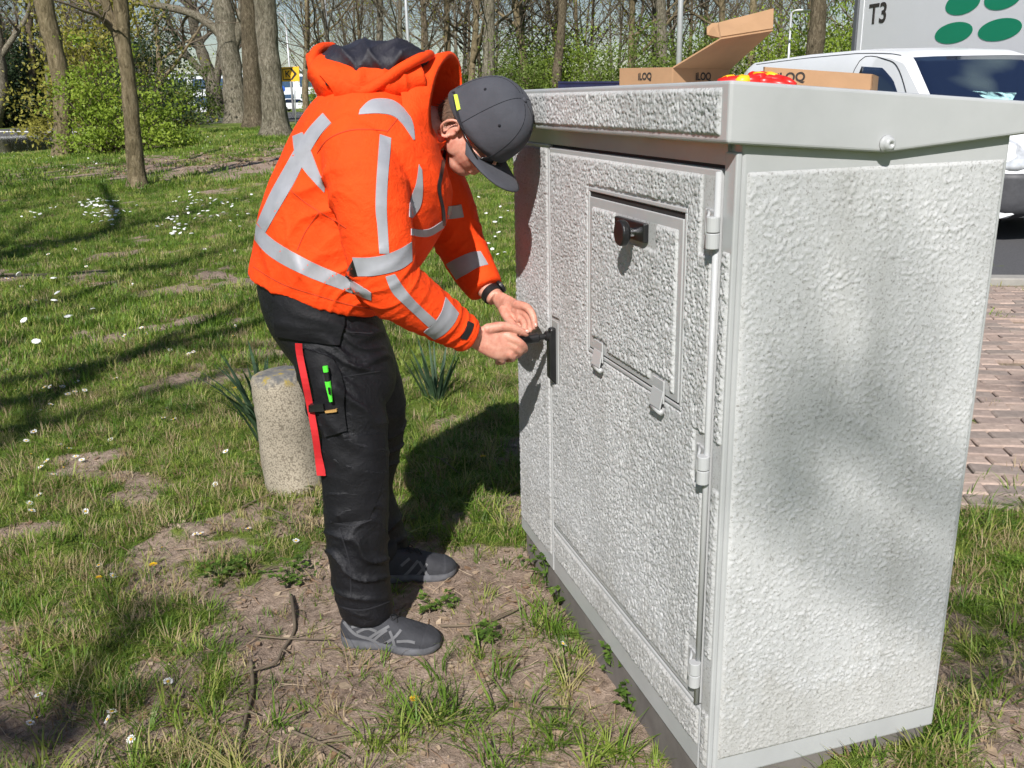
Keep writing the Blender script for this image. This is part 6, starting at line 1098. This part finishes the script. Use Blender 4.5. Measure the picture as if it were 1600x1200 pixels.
# ---------------------------------------------------------------- grass, litter (uncountable)
def grass_mat(name, cols):
    k = NT(name); oi = k.n('ObjectInfo'); g = k.n('TexCoord'); sp = k.n('SeparateXYZ'); k.l(g.outputs['Object'], sp.inputs[0]); c = k.ramp(oi.outputs['Random'], cols); k.col(c); k.set(Roughness=0.5); k.b.inputs['Specular IOR Level'].default_value = 0.35
    tr = k.n('BsdfTranslucent'); k.l(c, tr.inputs[0]); mx = k.n('MixShader'); mx.inputs[0].default_value = 0.35; k.l(k.b.outputs[0], mx.inputs[1]); k.l(tr.outputs[0], mx.inputs[2]); k.l(mx.outputs[0], k.t.nodes['Material Output'].inputs[0]); return k.mat
M['grass'] = grass_mat('grass_blades', [(0.0, (0.065, 0.128, 0.015)), (0.35, (0.125, 0.220, 0.026)), (0.65, (0.205, 0.305, 0.040)), (0.85, (0.31, 0.35, 0.075)), (1.0, (0.42, 0.36, 0.16))]); M['straw'] = grass_mat('dry_grass', [(0.0, (0.36, 0.28, 0.15)), (0.5, (0.48, 0.38, 0.22)), (1.0, (0.27, 0.18, 0.10))])
M['litter'] = grass_mat('leaf_litter', [(0.0, (0.26, 0.16, 0.095)), (0.4, (0.40, 0.285, 0.19)), (0.7, (0.54, 0.43, 0.31)), (1.0, (0.20, 0.14, 0.095))])
def tuft(seed, n, h0, h1, rad, lean, w):
    r = np.random.default_rng(seed); V, F = [], []
    for k in range(n):
        a = r.uniform(0, 6.28); q = rad * math.sqrt(r.random()); b = np.array([math.cos(a) * q, math.sin(a) * q, -0.008]); d = r.uniform(0, 6.28) if r.random() < 0.4 else a; d = np.array([math.cos(d), math.sin(d), 0]); s = np.array([-d[1], d[0], 0]); h = r.uniform(h0, h1); ln = lean * r.uniform(0.2, 1.3); ww = w * r.uniform(0.7, 1.3); i = len(V)
        for t, f in ((0, 1.0), (0.35, 0.9), (0.7, 0.6)): c = b + d * h * ln * t * t + UZ * h * (t - 0.35 * ln * t * t); V += [c - s * ww * f, c + s * ww * f]
        V.append(b + d * h * ln + UZ * h * (1 - 0.35 * ln)); F += [(i, i + 1, i + 3), (i, i + 3, i + 2), (i + 2, i + 3, i + 5), (i + 2, i + 5, i + 4), (i + 4, i + 5, i + 6)]
    return np_faces_mesh('tuft', V, F)
def src(me, mat): me.materials.append(mat); return bpy.data.objects.new(me.name, me)
def scatter(name, P, rot, scl, idx, objs):
    col = bpy.data.collections.new(name + '_sources')
    for i, o in enumerate(objs): o.name = '%s_%02d' % (name, i); col.objects.link(o)
    me = bpy.data.meshes.new(name); me.vertices.add(len(P)); me.vertices.foreach_set('co', np.asarray(P, np.float32).reshape(-1))
    a = me.attributes.new('rot', 'FLOAT_VECTOR', 'POINT'); a.data.foreach_set('vector', np.asarray(rot, np.float32).reshape(-1)); set_attr(me, 'scl', scl); a = me.attributes.new('idx', 'INT', 'POINT'); a.data.foreach_set('value', np.asarray(idx, np.int32))
    o = bpy.data.objects.new(name, me); COL.objects.link(o); g = bpy.data.node_groups.new(name, 'GeometryNodeTree'); g.interface.new_socket('Geometry', in_out='INPUT', socket_type='NodeSocketGeometry'); g.interface.new_socket('Geometry', in_out='OUTPUT', socket_type='NodeSocketGeometry')
    N = g.nodes; gi, go = N.new('NodeGroupInput'), N.new('NodeGroupOutput'); ip = N.new('GeometryNodeInstanceOnPoints'); ci = N.new('GeometryNodeCollectionInfo'); ci.inputs[0].default_value = col; ci.inputs['Separate Children'].default_value = True; ci.inputs['Reset Children'].default_value = True; ip.inputs['Pick Instance'].default_value = True
    def at(nm, typ): x = N.new('GeometryNodeInputNamedAttribute'); x.data_type = typ; x.inputs['Name'].default_value = nm; return x.outputs['Attribute']
    L = g.links.new; L(gi.outputs[0], ip.inputs['Points']); L(ci.outputs[0], ip.inputs['Instance']); L(at('idx', 'INT'), ip.inputs['Instance Index']); L(at('rot', 'FLOAT_VECTOR'), ip.inputs['Rotation']); L(at('scl', 'FLOAT'), ip.inputs['Scale']); L(ip.outputs[0], go.inputs[0]); o.modifiers.new('scatter', 'NODES').node_group = g; return o
def field(n, r0, r1, pad=0.10, power=1.0):             # random points in a wedge in front of the camera, density falling with distance
    u = rng.random(n); r = (r0 ** power + u * (r1 ** power - r0 ** power)) ** (1 / power); a = rng.uniform(-0.68 - pad, 0.62 + pad, n); return r * np.sin(a), r * np.cos(a)
feet = [GP(610, 1000), GP(650, 900)]
def ok_pts(x, y, m=0.012):
    k = ~in_cab(x, y, m); rx, ry = x - PVO[0], y - PVO[1]; pa = rx * PA[0] + ry * PA[1]; pb_ = rx * PB[0] + ry * PB[1]; onpav = (pa > 0.05) & (pb_ > 0.02) & (pb_ < 5.4); k &= ~(onpav & (pa < 21)) | (onpav & (pa < 4.1) & (noise(x * 9, y * 9, seed=71) > 0.70) & (rng.random(len(x)) < 0.25)); k &= ~((x < -16.0) & (y > 33) & (y < 74))
    for f in feet: k &= ~((np.abs(x - f[0]) < 0.15) & (np.abs(y - f[1]) < 0.05))
    k &= ~((y > 44) & (x > -40)); return k
def put(name, label, cat, objs, x, y, smin, smax, nvar, dz=0.0, tilt=0.12):
    z = ground_z(x, y) + dz; n = len(x); rot = np.stack([rng.normal(0, tilt, n), rng.normal(0, tilt, n), rng.uniform(0, 6.28, n)], -1); o = scatter(name, np.stack([x, y, z], -1), rot, rng.uniform(smin, smax, n), rng.integers(0, nvar, n), objs); tag(o, label, cat, kind='stuff'); return o
def sel(n, r0, r1, power, thr, inv=False, pw=1.0):
    x, y = field(n, r0, r1, power=power); b = bare_mask(x, y); k = ok_pts(x, y); p = (b if inv else (1 - b)); dens = fbm(x * 2.6, y * 2.6, oct=3, seed=123); k &= rng.random(n) < np.clip(p ** pw + thr, 0, 1) * np.clip(0.25 + 1.5 * dens, 0, 1); return x[k], y[k]
near = [src(tuft(i, 18, 0.014, 0.050, 0.032, 1.0, 0.0013), M['grass']) for i in range(5)] + [src(tuft(i + 20, 14, 0.03, 0.08, 0.03, 1.2, 0.0014), M['straw']) for i in range(1)]
x, y = sel(46000, 1.5, 6.5, 1.35, 0.10); put('short_grass', 'short lawn grass in the foreground', 'grass', near, x, y, 0.75, 1.35, 6)
longt = [src(tuft(i + 40, 18, 0.035, 0.125, 0.026, 1.25, 0.0018), M['grass']) for i in range(4)]
x, y = field(5200, 1.5, 6.0, power=1.3); k = ok_pts(x, y) & (fbm(x * 1.3, y * 1.3, oct=2, seed=205) + rng.normal(0, 0.05, len(x)) > 0.57) & (rng.random(len(x)) < 0.80 - 0.72 * bare_mask(x, y)); x, y = x[k], y[k]
# tufts the photograph shows along the cabinet, on the pavement edge and in the soil
for px, py, n_, s_ in ((745, 800, 10, 0.05), (700, 830, 14, 0.05), (780, 850, 8, 0.05), (860, 980, 10, 0.05), (900, 1010, 12, 0.05), (930, 1045, 14, 0.04), (860, 1130, 14, 0.06), (690, 1120, 14, 0.05), (660, 1150, 12, 0.05), (900, 1150, 12, 0.06), (735, 1050, 8, 0.04), (1440, 1150, 10, 0.05), (1350, 1175, 10, 0.05), (1520, 1000, 24, 0.12), (1560, 900, 24, 0.15), (1540, 780, 20, 0.15), (1510, 830, 10, 0.06), (1570, 1100, 22, 0.1), (640, 730, 12, 0.08), (680, 640, 16, 0.10), (640, 830, 8, 0.05), (800, 760, 6, 0.05), (1010, 1190, 10, 0.04), (590, 1160, 8, 0.06), (250, 1120, 26, 0.10), (210, 930, 16, 0.08), (120, 1150, 20, 0.12)):
    n_ = max(3, int(n_ * 0.6)); s_ *= 1.3; g_ = GP(px, py); x = np.r_[x, g_[0] + rng.normal(0, s_, n_)]; y = np.r_[y, g_[1] + rng.normal(0, s_, n_)]
k = ~in_cab(x, y, 0.012); put('long_grass', 'longer tufts of grass round the cabinet and in the lawn', 'grass', longt, x[k], y[k], 0.6, 1.2, 4)
mid = [src(tuft(i + 60, 26, 0.03, 0.085, 0.09, 0.7, 0.0028), M['grass']) for i in range(4)] + [src(tuft(90, 16, 0.03, 0.07, 0.09, 1.0, 0.0025), M['straw'])]
x, y = sel(40000, 5.5, 20, 1.25, 0.03); put('lawn_grass', 'lawn grass in the middle distance', 'grass', mid, x, y, 0.7, 1.3, 5)
far = [src(tuft(i + 80, 30, 0.05, 0.12, 0.28, 0.6, 0.0075), M['grass']) for i in range(3)]
x, y = sel(24000, 18, 60, 1.3, 0.02); put('far_grass', 'lawn grass far off', 'grass', far, x, y, 0.7, 1.3, 3)
def scrap(seed, l, w, curl):
    r = np.random.default_rng(seed); P = np.array([[(-l, 0, curl), (-l * 0.4, -w, 0), (l * 0.3, -w * 0.8, 0.002)], [(-l * 0.9, 0.001, curl), (0, 0, 0.001), (l, 0, curl * 1.2)], [(-l, 0.002, curl), (-l * 0.3, w, 0.003), (l * 0.4, w * 0.7, 0)]]) + r.normal(0, 0.0012, (3, 3, 3)); m_ = MB(); m_.grid(P); return m_.mesh('scrap')
def bit(seed, L):
    r = np.random.default_rng(seed); m_ = MB(); m_.tube([(-L, 0, 0), (r.normal(0, L * 0.1), r.normal(0, L * 0.12), 0.002), (L, 0, 0)], [0.0018, 0.0017, 0.0010], 4); return m_.mesh('bit')
lit = [src(scrap(i, 0.011 + 0.004 * i, 0.006 + 0.002 * i, 0.004), M['litter']) for i in range(4)] + [src(bit(i, 0.022 + 0.012 * i), M['litter']) for i in range(4)]
x, y = sel(11000, 1.5, 5.0, 1.2, 0.06, inv=True, pw=0.8); put('leaf_litter', 'dry leaf scraps and twig bits on the soil', 'litter', lit, x, y, 0.35, 1.0, 8, 0.003, 0.25)
g0 = GP(190, 300); x = np.concatenate([rng.normal(-7.5, 2.6, 700), rng.normal(-6.0, 1.6, 300)]); y = np.concatenate([rng.normal(22.5, 1.3, 700), rng.normal(25, 1.5, 300)]); put('fallen_leaves', 'fallen brown leaves under the bright green bush', 'leaves', [src(scrap(i + 9, 0.05, 0.03, 0.02), M['litter']) for i in range(3)], x, y, 0.6, 1.3, 3, 0.02, 0.3)
def clod(seed):
    r = np.random.default_rng(seed); m_ = MB(); ell(m_, (0, 0, 0), np.array([0.01, 0, 0]), np.array([0, 0.009, 0]), UZ * 0.007, 8, 6); me = m_.mesh('clod', True); V = verts(me); displace(me, 0.006 * (fbm(V[:, 0] * 160 + seed * 3, V[:, 1] * 160, V[:, 2] * 160, oct=2, seed=seed) - 0.5)); return me
M['clod'] = simple('soil_clod', (0.29, 0.225, 0.175), 0.95, 0.35, 50, 0.4, 200, 0.003)
x, y = sel(5000, 1.5, 4.5, 1.2, 0.0, inv=True, pw=1.2); put('soil_crumbs', 'crumbs of dry soil on the bare patches', 'soil', [src(clod(i), M['clod']) for i in range(4)], x, y, 0.12, 0.6, 4, 0.001, 0.6)
dsrc = []
fd = MB(); fd.lathe((0, 0, 0.0), UZ, [(0.021, 0), (0.021, 0.004), (0.009, 0.008)], 8); dsrc = [src(fd.mesh('far_daisy'), M['petal'])]
x = []; y = []
for px, py, n_, sx, sy in ((165, 335, 45, 22, 9), (150, 322, 22, 20, 5), (310, 320, 16, 22, 8), (270, 350, 14, 12, 6), (275, 368, 10, 10, 4), (330, 330, 16, 30, 10), (60, 340, 8, 40, 15), (100, 270, 10, 60, 8), (50, 255, 16, 40, 6), (330, 240, 10, 40, 10), (380, 345, 8, 20, 20), (60, 470, 10, 40, 25), (760, 380, 10, 30, 25), (760, 330, 10, 30, 20)):
    for _ in range(n_): p = GP(px + rng.normal(0, sx), py + rng.normal(0, sy)); x.append(p[0]); y.append(p[1])
put('far_daisies', 'specks of daisies in the distant lawn', 'flowers', dsrc, np.array(x), np.array(y), 0.7, 1.4, 1, 0.05, 0.3)
